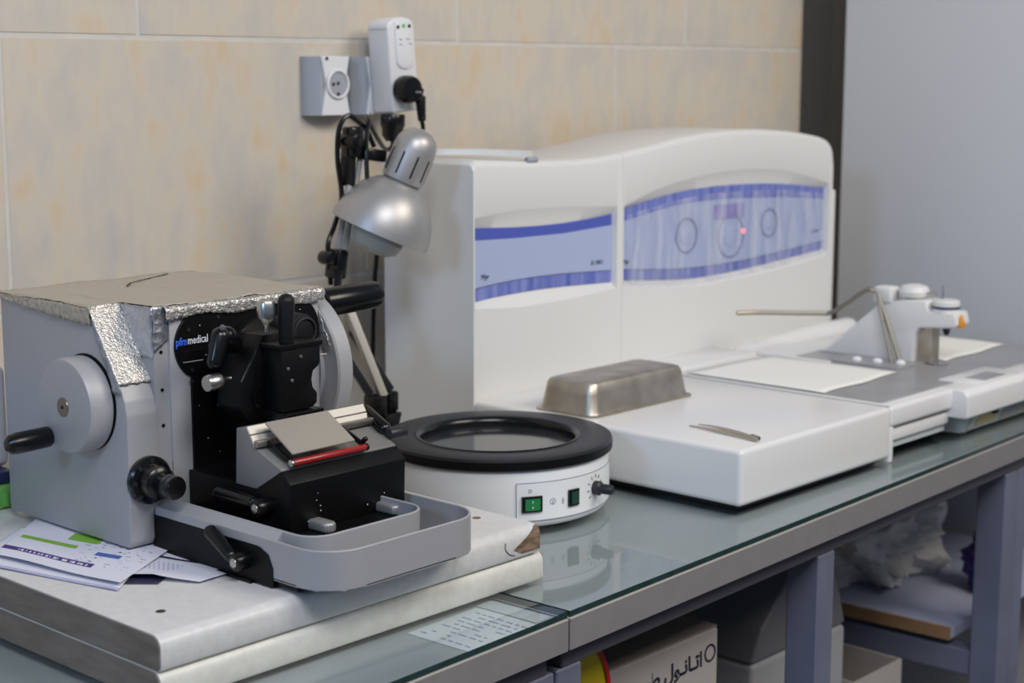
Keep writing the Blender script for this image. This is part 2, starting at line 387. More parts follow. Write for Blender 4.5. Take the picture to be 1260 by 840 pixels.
b1 = bench('steel_bench', 'nearer grey steel bench under the stacked white boards', -1.2, -.003, [-1.15, -.042], .85)
bm = B(); box(bm, 1.105, 1.14, .014, .055, 0, .784, .002, 1); part('leg', bm, 'frame', b2, True)
# shelf board under the right bay
bm = B(); box(bm, 1.062, 1.56, .09, .58, .514, .53); part('shelf', bm, 'shelf_white', b2, True)
bm = B(); box(bm, 1.058, 1.062, .09, .58, .512, .532); part('shelf_edge', bm, 'edge_brown', b2, True)
bm = B(); box(bm, 1.066, 1.10, .06, .655, .46, .5, .002, 1); part('shelf_rail', bm, 'frame', b2, True)
bm = B(); box(bm, .01, 1.062, .09, .58, .36, .376); part('shelf', bm, 'shelf_white', b2, True)
def glass_sheet(name, label, x0, x1, z):
    bm = B(); box(bm, x0, x1, -.002, .71, z-.0075, z, .0007, 1)
    bmesh.ops.recalc_face_normals(bm, faces=bm.faces)
    for f in bm.faces: f.material_index = 0 if abs(f.normal.z) > .5 else 1
    me = bpy.data.meshes.new(name); bm.to_mesh(me); bm.free(); me.materials.append(M['glass']); me.materials.append(M['glass_edge'])
    o = bpy.data.objects.new(name, me); COL.objects.link(o); o.location = (bx, by, 0); o.rotation_euler = (0, 0, R)
    o['label'] = label; o['category'] = 'glass sheet'; return o
glass_sheet('glass_sheet', 'clear glass sheet under the white machine with dark green edge', .002, 1.555, .8505)
glass_sheet('glass_sheet', 'clear glass sheet at bottom of the photo over a printed note', -1.2, -.002, .8505)
# printed note lying under the glass
nt_ = thing('printed_note', 'white printed note lying under the nearer glass sheet', 'paper', (1.09, 1.045, .8418))
def quad_xy(bm, pts, z0, z1): return prism(bm, pts, 'z', z0, z1)
bm = B(); quad_xy(bm, [(1.043, 1.008), (1.142, 1.012), (1.140, 1.095), (1.040, 1.091)], .8418, .8422); part('sheet', bm, 'note', nt_)
bm = B()
for i in range(9):
    x = 1.128-i*.0095; y = 1.088-random.random()*.012
    while y > 1.022:
        L = random.uniform(.004, .014)
        if random.random() < .75: box(bm, x-.0011, x+.0011, max(y-L, 1.016), y, .8422, .8424)
        y -= L+.0035
o = part('printed_text', bm, 'dial_line', nt_); o['kind'] = 'stuff'
bm = B(); quad_xy(bm, [(1.146, 1.02), (1.170, 1.022), (1.166, 1.1), (1.143, 1.099)], .8418, .8421)
single('paper_strip', bm, 'strip_grey', 'pale paper strip under the glass beside the bench joint', 'paper', (1.155, 1.06, .8418))

# ------------------------------------------------------------------ stacked boards
def board(name, label, x0, x1, z0, z1, m, chip):
    t = thing(name, label, 'board', ((x0+x1)/2, 1.35, z0)); r = .011; y0 = 1.091
    prof = [(1.70, z0), (y0+.002, z0), (y0, z0+.003)]
    prof += [(y0+r-r*math.cos(a), z1-r+r*math.sin(a)) for a in [PI/2*i/6 for i in range(7)]] + [(1.70, z1)]
    bm = B(); prism(bm, prof, 'x', x0, x1); o = part('laminate', bm, m, t)
    inner = [(1.699, z0+.001), (y0+.003, z0+.001), (y0+.0015, z0+.003)] + [(y0+r-(r-.001)*math.cos(a), z1-r+(r-.001)*math.sin(a)) for a in [PI/2*i/6 for i in range(7)]] + [(1.699, z1-.001)]
    bm = B(); prism(bm, inner, 'x', x0-.0015, x0); part('cut_end', bm, 'chipboard', t)
    bm = B(); prism(bm, inner, 'x', x1, x1+.0015); part('cut_end', bm, 'raw_wood', t)
    return t
up = board('laminate_board', 'upper grey-white board with chipped right corner under the silver machine', .7595, 1.229, .8808, .911, 'laminate', True)
lo = board('laminate_board', 'lower cream-white board lying directly on the glass sheet', .7585, 1.236, .8505, .8802, 'laminate_low', False)
# chipped corner: bare chipboard patch where the laminate broke away
r = .011
def wrapz(u, off):   # u along the profile of the rounded front edge: 0 bottom .. 1 top
    z0, z1, y0 = .8808, .911, 1.091
    if u < .6: return (y0-off, z0+.004+(z1-r-z0-.004)*u/.6)
    a = PI/2*(u-.6)/.4*.7
    return (y0+r-(r+off)*math.cos(a), z1-r+(r+off)*math.sin(a))
bm = B(); rows = []
for i in range(9):
    u = .0+i/8*.95; xl = interp([(0, 1.204), (.25, 1.190), (.5, 1.203), (.8, 1.220), (1, 1.2285)], u)+random.uniform(-.0006, .0006)
    rows.append([bm.verts.new((xl+(1.2305-xl)*k/3, *wrapz(u, .0005))) for k in range(4)])
for a, b_ in zip(rows, rows[1:]):
    for k in range(3): bm.faces.new((a[k], a[k+1], b_[k+1], b_[k]))
g = bmesh.ops.extrude_face_region(bm, geom=bm.faces[:]); bmesh.ops.translate(bm, vec=(0, .0008, -.0003), verts=[v for v in g['geom'] if isinstance(v, bmesh.types.BMVert)])
part('bare_corner', bm, 'raw_wood', up)
bm = B(); tube(bm, [(1.178, 1.0905, .901), (1.1785, 1.0905, .894), (1.184, 1.0905, .888), (1.192, 1.0905, .885)], .0004, 5); part('crack', bm, 'ink', up)
for hx, hy in ((.799, 1.146), (1.202, 1.154)):
    bm = B(); cyl(bm, (hx, hy, .9109), (hx, hy, .9113), .0045, seg=20); part('screw_hole', bm, 'brass' if hx < 1 else 'raw_wood', up)

# ------------------------------------------------------------------ printed sheets under the microtome
def sheet(name, label, corners, z, amp, paint, n=48, mth=30, curl=None, base='sheet'):
    """corners: 4 xy points; paint(u,v)-> material index"""
    A, Bc, Cc, D = [Vector((*c, 0)) for c in corners]; bm = B(); g = []
    for j in range(mth+1):
        row = []
        for i in range(n+1):
            u, v = i/n, j/mth
            p = A*(1-u)*(1-v)+Bc*u*(1-v)+Cc*u*v+D*(1-u)*v
            h = z+amp*(.5+.5*math.sin(u*7+v*3))*(.3+.7*(1-v)) + (curl(u, v) if curl else 0)
            row.append(bm.verts.new((p.x, p.y, h)))
        g.append(row)
    for j in range(mth):
        for i in range(n):
            f = bm.faces.new((g[j][i], g[j][i+1], g[j+1][i+1], g[j+1][i])); f.material_index = paint((i+.5)/n, (j+.5)/mth)
    o = single(name, bm, ['sheet', 'sheet_purple', 'sheet_green', 'sheet_blue', 'sheet_lilac', 'sheet_dark', 'sheet_brown'], label, 'paper', (A.x, A.y, z), ang=80)
    md = o.modifiers.new('thick', 'SOLIDIFY'); md.thickness = .0003; md.offset = -1
    return o
sq = random.Random(3)
blot = [(sq.random(), sq.random(), sq.uniform(.004, .02), sq.uniform(.003, .008), sq.choice([4, 5, 4, 6, 1])) for _ in range(150)]
def paint_a(u, v):   # u from the far left edge towards the viewer's right, v away from the viewer
    if .15 < v < .235 and u < .70: return 1 if not (.175 < v < .21 and (int(u*97) % 3 == 0 or int(u*61) % 4 == 1) and .1 < u < .66) else 0
    if .45 < v < .53 and .04 < u < .46: return 2
    if .62 < v < .78 and .34 < u < .56: return 2
    if .40 < v < .47 and .62 < u < .80: return 3
    for a, b, c, d, k in blot:
        if .5 < a < .95 and abs(u-a) < c and abs(v-(.2+.5*b)) < d: return k
    return 0
sheet('printed_sheet', 'top white leaflet with purple band and green bars under the silver machine', [(.783, 1.392), (.812, 1.225), (.935, 1.30), (.885, 1.48)], .9152, .0016, paint_a, 150, 110, curl=lambda u, v: .002*max(0, .3-v))
def paint_b(u, v):
    if .60 < v < .66: return 5
    if .70 < v < .8 and u > .3: return 1 if int(u*90) % 4 < 2 else 0
    if .25 < v < .5 and .2 < u < .5: return 4 if int(u*60+v*40) % 3 == 0 else 0
    return 0
sheet('printed_sheet', 'white leaflet with curled corner beside the black clamping lever', [(.823, 1.262), (.868, 1.183), (.950, 1.188), (.925, 1.31)], .9128, .0012, paint_b, 60, 40, curl=lambda u, v: .006*max(0, .45-v)**2*(1-abs(2*u-1))*4)
sheet('printed_sheet', 'lowest white leaflet poking out at the left below the purple band', [(.760, 1.40), (.805, 1.219), (.90, 1.30), (.86, 1.47)], .9122, .0006, lambda u, v: 5 if .02 < v < .035 else (4 if v < .06 else 0), 30, 40)
sheet('printed_sheet', 'green-backed sheet edge peeping out under the curled leaflet corner', [(.802, 1.255), (.842, 1.210), (.90, 1.25), (.86, 1.31)], .9116, .0003, lambda u, v: 5 if v < .5 else 2, 12, 12)

# ------------------------------------------------------------------ green basket and tissue pack at the very left
gb = thing('plastic_basket', 'green plastic basket peeping out behind the silver machine at left', 'basket', (.80, 1.62, .911))
bm = B(); box(bm, .70, .905, 1.548, 1.68, .9115, .936, .003); part('body', bm, 'green_box', gb)
bm = B()
for i in range(16): box(bm, .71+i*.0125, .714+i*.0125, 1.5455, 1.5485, .915, .929)
part('rib', bm, 'green_box', gb)
bm = B(); box(bm, .70, .905, 1.556, 1.69, .9362, .950, .002); single('cloth_pile', bm, 'navy', 'dark blue cloth lying folded on the green basket', 'cloth', (.79, 1.62, .936))
bm = B(); box(bm, .70, .912, 1.575, 1.69, .9502, 1.06, .008, 4); single('tissue_pack', bm, 'sheet', 'white paper pack behind the silver machine at the left edge', 'package', (.79, 1.63, .95))

# ------------------------------------------------------------------ microtome
mi = thing('rotary_microtome', 'silver rotary cutting machine with foil-covered top and black centre', 'microtome', (1.0, 1.3, .911))
XL, XR, YF, ZB, ZT = .877, 1.117, 1.302, .918, 1.147
# left housing with sloping upper front
prof = [(1.52, ZB), (1.306, ZB), (1.3015, ZB+.006), (1.3015, 1.048), (1.3045, 1.062), (1.312, 1.078), (1.357, ZT-.002), (1.362, ZT), (1.516, ZT), (1.52, ZT-.004)]
bm = B(); prism(bm, prof, 'x', XL, .9115, .0016); part('side_housing', bm, 'silver', mi)
# recessed screw strip, then the upright front frame
bm = B(); box(bm, .9112, .9285, 1.3035, 1.52, ZB, ZT-.002); part('screw_strip', bm, 'silver_dark', mi)
for z in (1.105, 1.068, 1.033, .996, .960):
    bm = B(); cyl(bm, (.9195, 1.3036, z), (.9195, 1.3026, z), .0017, seg=12); part('screw', bm, 'black', mi)
def arc(cx, cz, r, a0, a1, n=16): return [(cx+r*math.cos(math.radians(a0+(a1-a0)*i/n)), cz+r*math.sin(math.radians(a0+(a1-a0)*i/n))) for i in range(n+1)]
# front frame (a plate with the wide opening of the black slide)
bm = B(); box(bm, .9285, XR, 1.306, 1.52, ZB+.002, ZT-.001, .001, 1); part('body', bm, 'silver', mi)
bm = B(); prism(bm, [(.9285, ZB), (.9525, ZB), (.9525, ZT-.0005), (.9285, ZT-.0005)], 'y', 1.301, 1.3065, .0012); part('front_frame', bm, 'silver', mi)
bm = B(); prism(bm, [(1.0965, ZB), (XR, ZB), (XR, ZT-.0005), (1.0965, ZT-.0005)], 'y', 1.301, 1.3065, .0012); part('front_frame', bm, 'silver', mi)
lc, rc = (.9685, 1.108), (1.0805, 1.108)
bm = B(); poly = [(.9515, .93)] + [(.9515, 1.078)] + arc(lc[0], lc[1], .0355, 241, 118, 20)[1:-1] + [(.9515, 1.1395), (1.0975, 1.1395)] + arc(rc[0], rc[1], .0355, 62, -61, 20)[1:-1] + [(1.0975, 1.078), (1.0975, .93)]
prism(bm, poly, 'y', 1.2985, 1.3075, .0006, 1); part('slide_plate', bm, 'black', mi)
# name print on the black plate
F = lambda x, z: face_y(x, 1.2982, z)
text('lettering', 'pfm', .0112, F(.9335, 1.1095), 'print_blue', mi, squeeze=.78, bold=.00012)
text('lettering', 'medical', .0112, F(.9475, 1.1098), 'print_white', mi, squeeze=.72)
bm = B(); box(bm, .9395, .9665, 1.2978, 1.2986, 1.0925, 1.1035, .0004, 1); part('window_plate', bm, 'black_gloss', mi)
bm = B(); box(bm, .941, .965, 1.2974, 1.298, 1.0922, 1.0930); part('window_edge', bm, 'silver', mi)
for x, z in ((.949, 1.124), (.952, 1.084), (.951, 1.073), (.985, 1.133)):
    bm = B(); cyl(bm, (x, 1.2986, z), (x, 1.2976, z), .002, seg=12); part('plate_screw', bm, 'dark_grey', mi)
# dust specks of paraffin left on the black parts
bm = B(); rr = random.Random(11)
for i in range(22):
    x, z = rr.uniform(.957, 1.09), rr.uniform(.955, 1.13); s = rr.uniform(.0002, .0004); box(bm, x-s, x+s, 1.2979, 1.2986, z-s, z+s)
for i in range(9):
    x, z = rr.uniform(.952, 1.09), rr.uniform(.955, .992); s = rr.uniform(.0002, .0004); box(bm, x-s, x+s, 1.1447, 1.1452, z-s, z+s)
o = part('wax_speck', bm, 'print_white', mi); o['kind'] = 'stuff'

# foil over the top: crinkled sheet with a hanging lip at the front and left
def foil_sheet(name, rows, m, amp, nu, seed, label=None):
    """rows: list of polylines (each list of 3d points), crumpled"""
    rg = random.Random(seed); bm = B(); G = []
    for row in rows:
        P = catmull(row, max(1, nu//(len(row)-1))) if len(row) > 2 else [Vector(row[0]).lerp(Vector(row[1]), k/nu) for k in range(nu+1)]
        G.append(P)
    n = min(len(g) for g in G); V = []
    for P in G:
        V.append([bm.verts.new(p+Vector((rg.gauss(0, amp), rg.gauss(0, amp), rg.gauss(0, amp)))) for p in P[:n]])
    for a, b in zip(V, V[1:]):
        for k in range(n-1): bm.faces.new((a[k], a[k+1], b[k+1], b[k]))
    o = part(name, bm, m, mi, ang=70, label=label)
    md = o.modifiers.new('thick', 'SOLIDIFY'); md.thickness = .0004
    return o
def lerp_rows(r0, r1, n):
    return [[tuple(Vector(a).lerp(Vector(b), k/n)) for a, b in zip(r0, r1)] for k in range(n+1)]
zt = ZT+.0022
def line(p, q, n): return [tuple(Vector(p).lerp(Vector(q), k/n)) for k in range(n+1)]
# top sheet, front edge bulges over the black part
edge_back = line((.874, 1.523, zt), (1.121, 1.523, zt), 40)
def yfront(x): return interp([(.874, 1.352), (.9115, 1.350), (.9145, 1.3005), (1.121, 1.296)], x)
def fpt(x, y, z): return (x, y, z)
rows = []
for j in range(15):
    t = j/14; rows.append([fpt(x, 1.523+(yfront(x)+.004-1.523)*t, zt+.0008*math.sin(9*t+x*60)) for x in [.874+.247*i/60 for i in range(61)]])
foil_sheet('foil_top', rows, 'foil_top', .00035, 60, 1, 'dusty flat foil on top')
# front lip
rows = []
for j in range(9):
    t = j/8; a = min(1, t*2)*PI/2; drop = max(0, t-.5)*2
    rows.append([fpt(x, 1.302-.005*math.sin(a)-.0005, zt-.004*(1-math.cos(a))-drop*(.0085+.002*math.sin(x*70))) for x in [.922+.201*i/110 for i in range(111)]])
foil_sheet('foil_front_edge', rows, 'foil', .0004, 110, 2, 'crinkled shiny foil edge over the black plate')
# left lip
rows = []
for j in range(8):
    t = j/7; a = min(1, t*2)*PI/2; drop = max(0, t-.5)*2
    rows.append([fpt(.878-.004*math.sin(a), y, zt-.003*(1-math.cos(a))-drop*(.004+.012*max(0, (1.50-y)/.15)**.7*(1 if y < 1.5 else 0))) for y in [1.523-.17*i/80 for i in range(81)]])
foil_sheet('foil_side_edge', rows, 'foil_top', .0006, 80, 3, 'dull foil edge along the left side')
# flap down the sloping left front
def slope(z): return interp([(1.048, 1.3015), (1.062, 1.3045), (1.078, 1.312), (1.1455, 1.357)], z)
rows = []
for j in range(26):
    z = zt-(zt-1.077)*j/25; x0 = .8745; x1 = .9135-.0*(j/25)
    rows.append([(x0+(x1-x0)*i/22, slope(z)-.0022, z+(.001*math.sin(i*.9) if j == 25 else 0)) for i in range(23)])
foil_sheet('foil_flap', rows, 'foil', .0003, 22, 4, 'shiny foil flap hanging down the sloping front')
rows = []
for j in range(20):
    z = zt-.012-(zt-.012-1.068)*j/19; w_ = .0035+.011*(j/19)
    rows.append([(.8755, slope(z)-.002+(w_)*i/6, z) for i in range(7)])
foil_sheet('foil_flap', rows, 'foil_smooth', .0003, 6, 6)
rows = []
for j in range(16):
    z = zt-(zt-1.100)*j/15; yb_ = slope(min(z, 1.1455))
    rows.append([(.9106, yb_+(1.3028-yb_)*i/10, z) for i in range(11)])
foil_sheet('foil_corner_patch', rows, 'foil_smooth', .0003, 10, 5)
rows = [[(.9106+.0172*i/8, 1.3022, zt+.0006-.045*j/12*(1-.25*i/8)) for i in range(9)] for j in range(13)]
foil_sheet('foil_corner_patch', rows, 'foil_smooth', .0003, 8, 8)
bm = B(); bar(bm, (1.002, 1.47, zt+.0012), (1.075, 1.505, zt+.0014), .0012, .0006); part('tear_line', bm, 'black', mi)
bm = B(); bar(bm, (.985, 1.452, zt+.0012), (1.002, 1.47, zt+.0012), .0018, .0006); part('tear_line', bm, 'black', mi)

# left handwheel
hw = lathe(B(), [(0, 0), (.0445, 0), (.0465, -.002), (.047, -.005), (.047, -.022), (.0452, -.0258), (.042, -.0268), (.012, -.0275), (0, -.0275)], (.8765, 1.3660, 1.0535), (1, 0, 0), 56)
wl = part('handwheel', hw, 'silver', mi)
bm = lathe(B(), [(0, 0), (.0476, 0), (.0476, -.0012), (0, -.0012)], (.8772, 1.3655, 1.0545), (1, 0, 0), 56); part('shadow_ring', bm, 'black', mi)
bm = lathe(B(), [(0, -.0272), (.0095, -.0272), (.009, -.0285), (0, -.0285)], (.8765, 1.3660, 1.0530), (1, 0, 0), 28); part('hub_cap', bm, 'brass', wl)
bm = lathe(B(), [(0, -.0284), (.002, -.0284), (.002, -.0288), (0, -.0288)], (.8765, 1.3660, 1.0530), (1, 0, 0), 6); part('hex_socket', bm, 'black', wl)
bm = capsule(B(), (.852, 1.390, 1.0185), (.797, 1.390, 1.0190), .006, .0105, 24)
bm.free(); bm = lathe(B(), [(0, 0), (.009, 0), (.0103, .002), (.0105, .02), (.0105, .036), (.0095, .043), (.006, .0465), (0, .0475)], (.850, 1.394, 1.0200), (-1, 0, -.03), 28)
part('crank_handle', bm, 'black_gloss', wl)

# right handwheel with its long black grip
hw = lathe(B(), [(0, 0), (.060, 0), (.0615, .004), (.082, .004), (.084, .006), (.084, .023), (.082, .025), (0, .025)], (1.1185, 1.360, 1.060), (1, 0, 0), 64)
wr = part('handwheel', hw, 'silver', mi)
bm = lathe(B(), [(0, 0), (.0145, 0), (.0155, .003), (.0155, .072), (.0135, .079), (.008, .0815), (0, .082)], (1.143, 1.325, 1.1275), (1, 0, .03), 32); part('crank_handle', bm, 'black_gloss', wr)
rows = [[(1.1176, 1.308-(.004+.022*(j/12))*i/8, 1.131-.044*j/12) for i in range(9)] for j in range(13)]
foil_sheet('foil_tape', rows, 'foil', .0005, 8, 9, 'crinkled foil tape on the right wheel')

# coarse feed knob low on the front
kn = lathe(B(), [(0, 0), (.0225, 0), (.0235, .0015), (.0235, .006), (.0215, .0085), (.0165, .0095), (.016, .024), (.0135, .026), (.0105, .0268), (.0105, .036), (.0112, .037), (.0112, .050), (.0098, .052), (0, .0525)], (.8975, 1.301, .984), (-.06, -1, .0), 36)
k = part('feed_knob', kn, 'black_gloss', mi)
for i in range(8):
    a = 2*PI*i/8; bm = B(); cyl(bm, (.8975+.0195*math.cos(a), 1.2935, .984+.0195*math.sin(a)), (.8975+.0195*math.cos(a), 1.2915, .984+.0195*math.sin(a)), .0022, seg=12); part('knob_stud', bm, 'dark_grey', k)
for d in (.038, .0405, .046, .0485):
    bm = lathe(B(), [(.0108, 0), (.0116, .0006), (.0108, .0012)], (.8975-.06*d, 1.301-d, .984), (-.06, -1, 0), 28); part('knob_ring', bm, 'dark_grey', k)

# base: black foot, inner pan and outer silver band
bm = B(); box(bm, .907, 1.060, 1.09, 1.31, .9135, .9485, .002, 1); part('base', bm, 'black', mi)
bm = B(); prism(bm, [(1.303, .9125), (1.303, .947), (1.14, .947), (1.128, .942), (1.122, .93), (1.122, .9125)], 'x', .9035, .909); part('base_side', bm, 'black', mi)
bm = B(); box(bm, .90, .935, 1.44, 1.5, .9112, .919); part('rubber_foot', bm, 'black', mi)
bm = B(); box(bm, 1.05, 1.09, 1.44, 1.5, .9112, .919); part('rubber_foot', bm, 'black', mi)
bm = B(); box(bm, .9, 1.08, 1.15, 1.2, .9112, .914); part('rubber_foot', bm, 'black', mi)
def rounded_path(x0, x1, yb, yf, r, n=8, xr_end=None):
    P = [(x0, yb)] + [(x0+r-r*math.cos(PI/2*i/n), yf+r-r*math.sin(PI/2*i/n)) for i in range(n+1)]
    P += [(x1-r+r*math.sin(PI/2*i/n), yf+r-r*math.cos(PI/2*i/n)) for i in range(n+1)] + [(x1, yb if xr_end is None else xr_end)]
    return P
def offset(P, d):
    out = []
    for i, p in enumerate(P):
        a = Vector(P[max(i-1, 0)]); b = Vector(P[min(i+1, len(P)-1)]); t = (b-a).normalized(); out.append((p[0]-t.y*d, p[1]+t.x*d))
    return out
def band(P, th, ztop, zbot):
    """ribbon wall along P; ztop, zbot functions of the point"""
    Q = offset(P, th); bm = B(); R_ = []
    for (a, b) in zip(P, Q):
        z1, z0 = ztop(a), zbot(a)
        R_.append([bm.verts.new((*a, z0)), bm.verts.new((*a, z1-.0008)), bm.verts.new((a[0]*.7+b[0]*.3, a[1]*.7+b[1]*.3, z1)), bm.verts.new((a[0]*.3+b[0]*.7, a[1]*.3+b[1]*.7, z1)), bm.verts.new((*b, z1-.0008)), bm.verts.new((*b, z0))])
    for a, b in zip(R_, R_[1:]):
        for k in range(6): bm.faces.new((a[k], a[(k+1) % 6], b[(k+1) % 6], b[k]))
    bm.faces.new(R_[0]); bm.faces.new(R_[-1][::-1]); return bm
inner = rounded_path(.9145, 1.062, 1.30, 1.079, .026, 8, 1.17)
bm = band(inner, .0028, lambda p: .9635, lambda p: .947 if p[1] > 1.16 else .925); part('pan_wall', bm, 'silver', mi)
def obot(p):
    if p[0] < .93 and p[1] > 1.135: return .9475
    return .9195
def dens(P, d=.004):
    out = []
    for a, b in zip(P, P[1:]):
        n = max(1, int((Vector(b)-Vector(a)).length/d))
        out += [tuple(Vector(a).lerp(Vector(b), k/n)) for k in range(n)]
    return out+[P[-1]]
outer = dens(rounded_path(.9045, 1.106, 1.30, 1.0465, .040, 10, 1.19))
bm = band(outer, .0026, lambda p: .9565, lambda p: .9475 if (p[0] < .93 and p[1] > 1.1415) else (.9205+.027*max(0, (p[1]-1.133)/.0085)**3 if (p[0] < .93 and p[1] > 1.133) else .9205)); part('waste_tray', bm, 'silver', mi)
bm = B(); tp = outer[::4]; prism(bm, [(.906, 1.13)] + [p for p in tp if p[1] < 1.13] + [(1.1045, 1.15), (1.10, 1.18), (.91, 1.18)], 'z', .9195, .9215); part('tray_floor', bm, 'silver_dark', mi)
# sloping shelf between inner pan and the outer bar
bm = B(); prism(bm, [(.906, .9545), (.9145, .9625), (.9145, .948), (.906, .948)], 'y', 1.12, 1.30); part('pan_ledge', bm, 'silver', mi)

# clamping levers
def lever(p_hub, p_tip, r0, r1, hub0, hub1, rh):
    l = part('clamp_lever', capsule(B(), p_hub, p_tip, r0, r1, 16), 'black_gloss', mi)
    bm = B(); cyl(bm, hub0, hub1, rh, bev=.002, seg=20); part('lever_hub', bm, 'black_gloss', l)
    d = (Vector(hub0)-Vector(hub1)).normalized(); bm = B(); cyl(bm, Vector(hub0)-d*.001, Vector(hub0)+d*.0012, rh*.55, bev=.0006, seg=16); part('screw', bm, 'steel', l)
lever((.895, 1.166, .932), (.897, 1.208, .9535), .0062, .007, (.8895, 1.160, .931), (.914, 1.160, .931), .0082)
lever((.938, 1.185, .972), (.940, 1.250, .972), .007, .008, (.928, 1.176, .971), (.950, 1.176, .971), .0085)
# knife holder
Y, Z = 1, 2
bm = B(); prism(bm, [(1.30, .949), (1.147, .949), (1.1455, .9955), (1.157, 1.0065), (1.194, .985), (1.30, .985)], 'x', .9455, 1.092, .0008); kh = part('knife_holder', bm, 'black', mi)
bm = B(); prism(bm, [(1.194, .984), (1.1573, 1.0063), (1.158, 1.0083), (1.194, 1.0225), (1.206, 1.0405), (1.222, 1.0385), (1.225, .984)], 'x', .9448, 1.0905, .0006); part('wedge', bm, 'holder_grey', kh)
def railpoly(t0, t1, o_=.0016):
    a = Vector((1.194, 1.0225)); b = Vector((1.206, 1.0405)); n_ = Vector((-.832, .555))
    return [tuple(a.lerp(b, t0)+n_*o_), tuple(a.lerp(b, t1)+n_*o_), tuple(a.lerp(b, t1)-n_*.001), tuple(a.lerp(b, t0)-n_*.001)]
bm = B(); prism(bm, railpoly(.05, .60), 'x', .9442, 1.0930, .0003, 1); part('front_rail', bm, 'rail', kh)
bm = B(); prism(bm, railpoly(.66, 1.05), 'x', .9442, 1.0915, .0003, 1); part('back_rail', bm, 'rail', kh)
bm = B(); bar(bm, (.943, 1.1915, 1.0275), (1.0965, 1.1915, 1.0275), .0055, .0062, .0008); part('blade_clamp', bm, 'steel_dull', kh)
# tilted satin guard plate
A_, B_, C_, D_ = Vector((.9570, 1.194, 1.0460)), Vector((1.0345, 1.194, 1.0460)), Vector((1.0335, 1.153, 1.0225)), Vector((.9560, 1.153, 1.0225))
bm = B(); nrm = (B_-A_).cross(D_-A_).normalized(); nrm = -nrm if nrm.z < 0 else nrm
vs = [bm.verts.new(p) for p in (A_, B_, C_, D_)] + [bm.verts.new(p-nrm*.0022) for p in (A_, B_, C_, D_)]
for f in ((0, 1, 2, 3), (7, 6, 5, 4), (0, 4, 5, 1), (1, 5, 6, 2), (2, 6, 7, 3), (3, 7, 4, 0)): bm.faces.new([vs[i] for i in f])
bmesh.ops.recalc_face_normals(bm, faces=bm.faces); bmesh.ops.bevel(bm, geom=bm.edges[:], offset=.0005, segments=1, affect='EDGES'); part('guard_plate', bm, 'blade_plate', kh)
bm = B(); cyl(bm, (.957, 1.1545, 1.0130), (1.047, 1.1545, 1.0130), .0034, bev=.0006, seg=18); fg = part('finger_guard', bm, 'red', kh)
for x0, x1 in ((.9535, .957), (1.047, 1.0505)):
    bm = B(); cyl(bm, (x0, 1.1545, 1.0130), (x1, 1.1545, 1.0130), .0036, bev=.001); part('end_cap', bm, 'chrome' if x0 < 1 else 'black_gloss', fg)
for x in (.956, 1.048):
    bm = B(); bar(bm, (x, 1.1555, 1.0135), (x, 1.19, 1.0275), .003, .005, .0006); part('guard_arm', bm, 'black_gloss', fg)
bm = B(); capsule(bm, (1.0475, 1.160, 1.0165), (1.0485, 1.153, 1.0225), .0026, .0026, 12); part('guard_tab', bm, 'black_gloss', fg)
# right side lever of the holder
l = part('clamp_lever', capsule(B(), (1.093, 1.171, 1.018), (1.098, 1.214, 1.036), .007, .0065, 16), 'black_gloss', mi)
bm = B(); cyl(bm, (1.090, 1.168, 1.0165), (1.113, 1.168, 1.0165), .0065, bev=.0015); part('lever_hub', bm, 'dark_grey', l)
bm = B(); prism(bm, [(1.20, .95), (1.155, .95), (1.19, .975)], 'x', 1.092, 1.097); part('holder_foot', bm, 'black', kh)
# shiny sliding lugs in front of the holder
for x in (.975, 1.061):
    bm = B(); poly = [(x-.0075, 1.152), (x-.0075, 1.128)] + [(x-.0075*math.cos(PI*i/8), 1.128-.0075*math.sin(PI*i/8)) for i in range(1, 9)] + [(x+.0075, 1.152)]
    prism(bm, poly, 'z', .9485, .9585, .0028, 3); part('sliding_lug', bm, 'lamp_silver', mi)
# specimen head
bm = B(); lathe(bm, [(0, 0), (.046, 0), (.046, .016), (.040, .022), (.030, .030), (0, .030)], (1.030, 1.30, 1.082), (0, -1, 0), 40); hd = part('specimen_head', bm, 'black', mi)
bm = B(); prism(bm, [(.962, 1.052), (.967, 1.085), (.992, 1.120), (1.030, 1.121), (1.034, 1.052), (1.01, 1.03), (.975, 1.035)], 'y', 1.238, 1.274, .0012); part('arm_block', bm, 'black', hd)
bm = B(); bar(bm, (.964, 1.2372, 1.078), (.9835, 1.2372, 1.1065), .0007, .0012); part('worn_edge', bm, 'steel', hd)
cp_ = [(.995, 1.111), (.995, 1.048), (1.040, 1.048), (1.047, 1.052), (1.0475, 1.062), (1.041, 1.068), (1.0395, 1.076), (1.042, 1.084), (1.050, 1.088), (1.053, 1.092), (1.053, 1.108), (1.045, 1.112)]
bm = B(); prism(bm, [(.990+(x-.995)*.84, z) for x, z in cp_], 'y', 1.208, 1.238, .0012); part('specimen_clamp', bm, 'black', hd)
bm = B(); box(bm, .988, 1.041, 1.206, 1.24, 1.1085, 1.1135, .001, 1); part('clamp_plate', bm, 'black', hd)
bm = B(); box(bm, .989, 1.036, 1.200, 1.24, 1.038, 1.0475, .0012, 1); part('clamp_jaw', bm, 'black_gloss', hd)
bm = B(); box(bm, .992, 1.035, 1.214, 1.27, 1.005, 1.040, .001, 1); part('lower_post', bm, 'black', hd)
for x, z in ((1.000, 1.090), (1.0045, 1.078), (.985, 1.041), (1.016, 1.1)):
    bm = B(); cyl(bm, (x-.003, 1.2085, z), (x-.003, 1.206, z), .0018, bev=.0006, seg=14); part('screw', bm, 'steel', hd)
bm = lathe(B(), [(.0085, 0), (.0105, .001), (.0105, .0015), (.0085, .002)], (.986, 1.238, 1.060), (.2, -1, 0), 24); part('dial_ring', bm, 'black_gloss', hd)
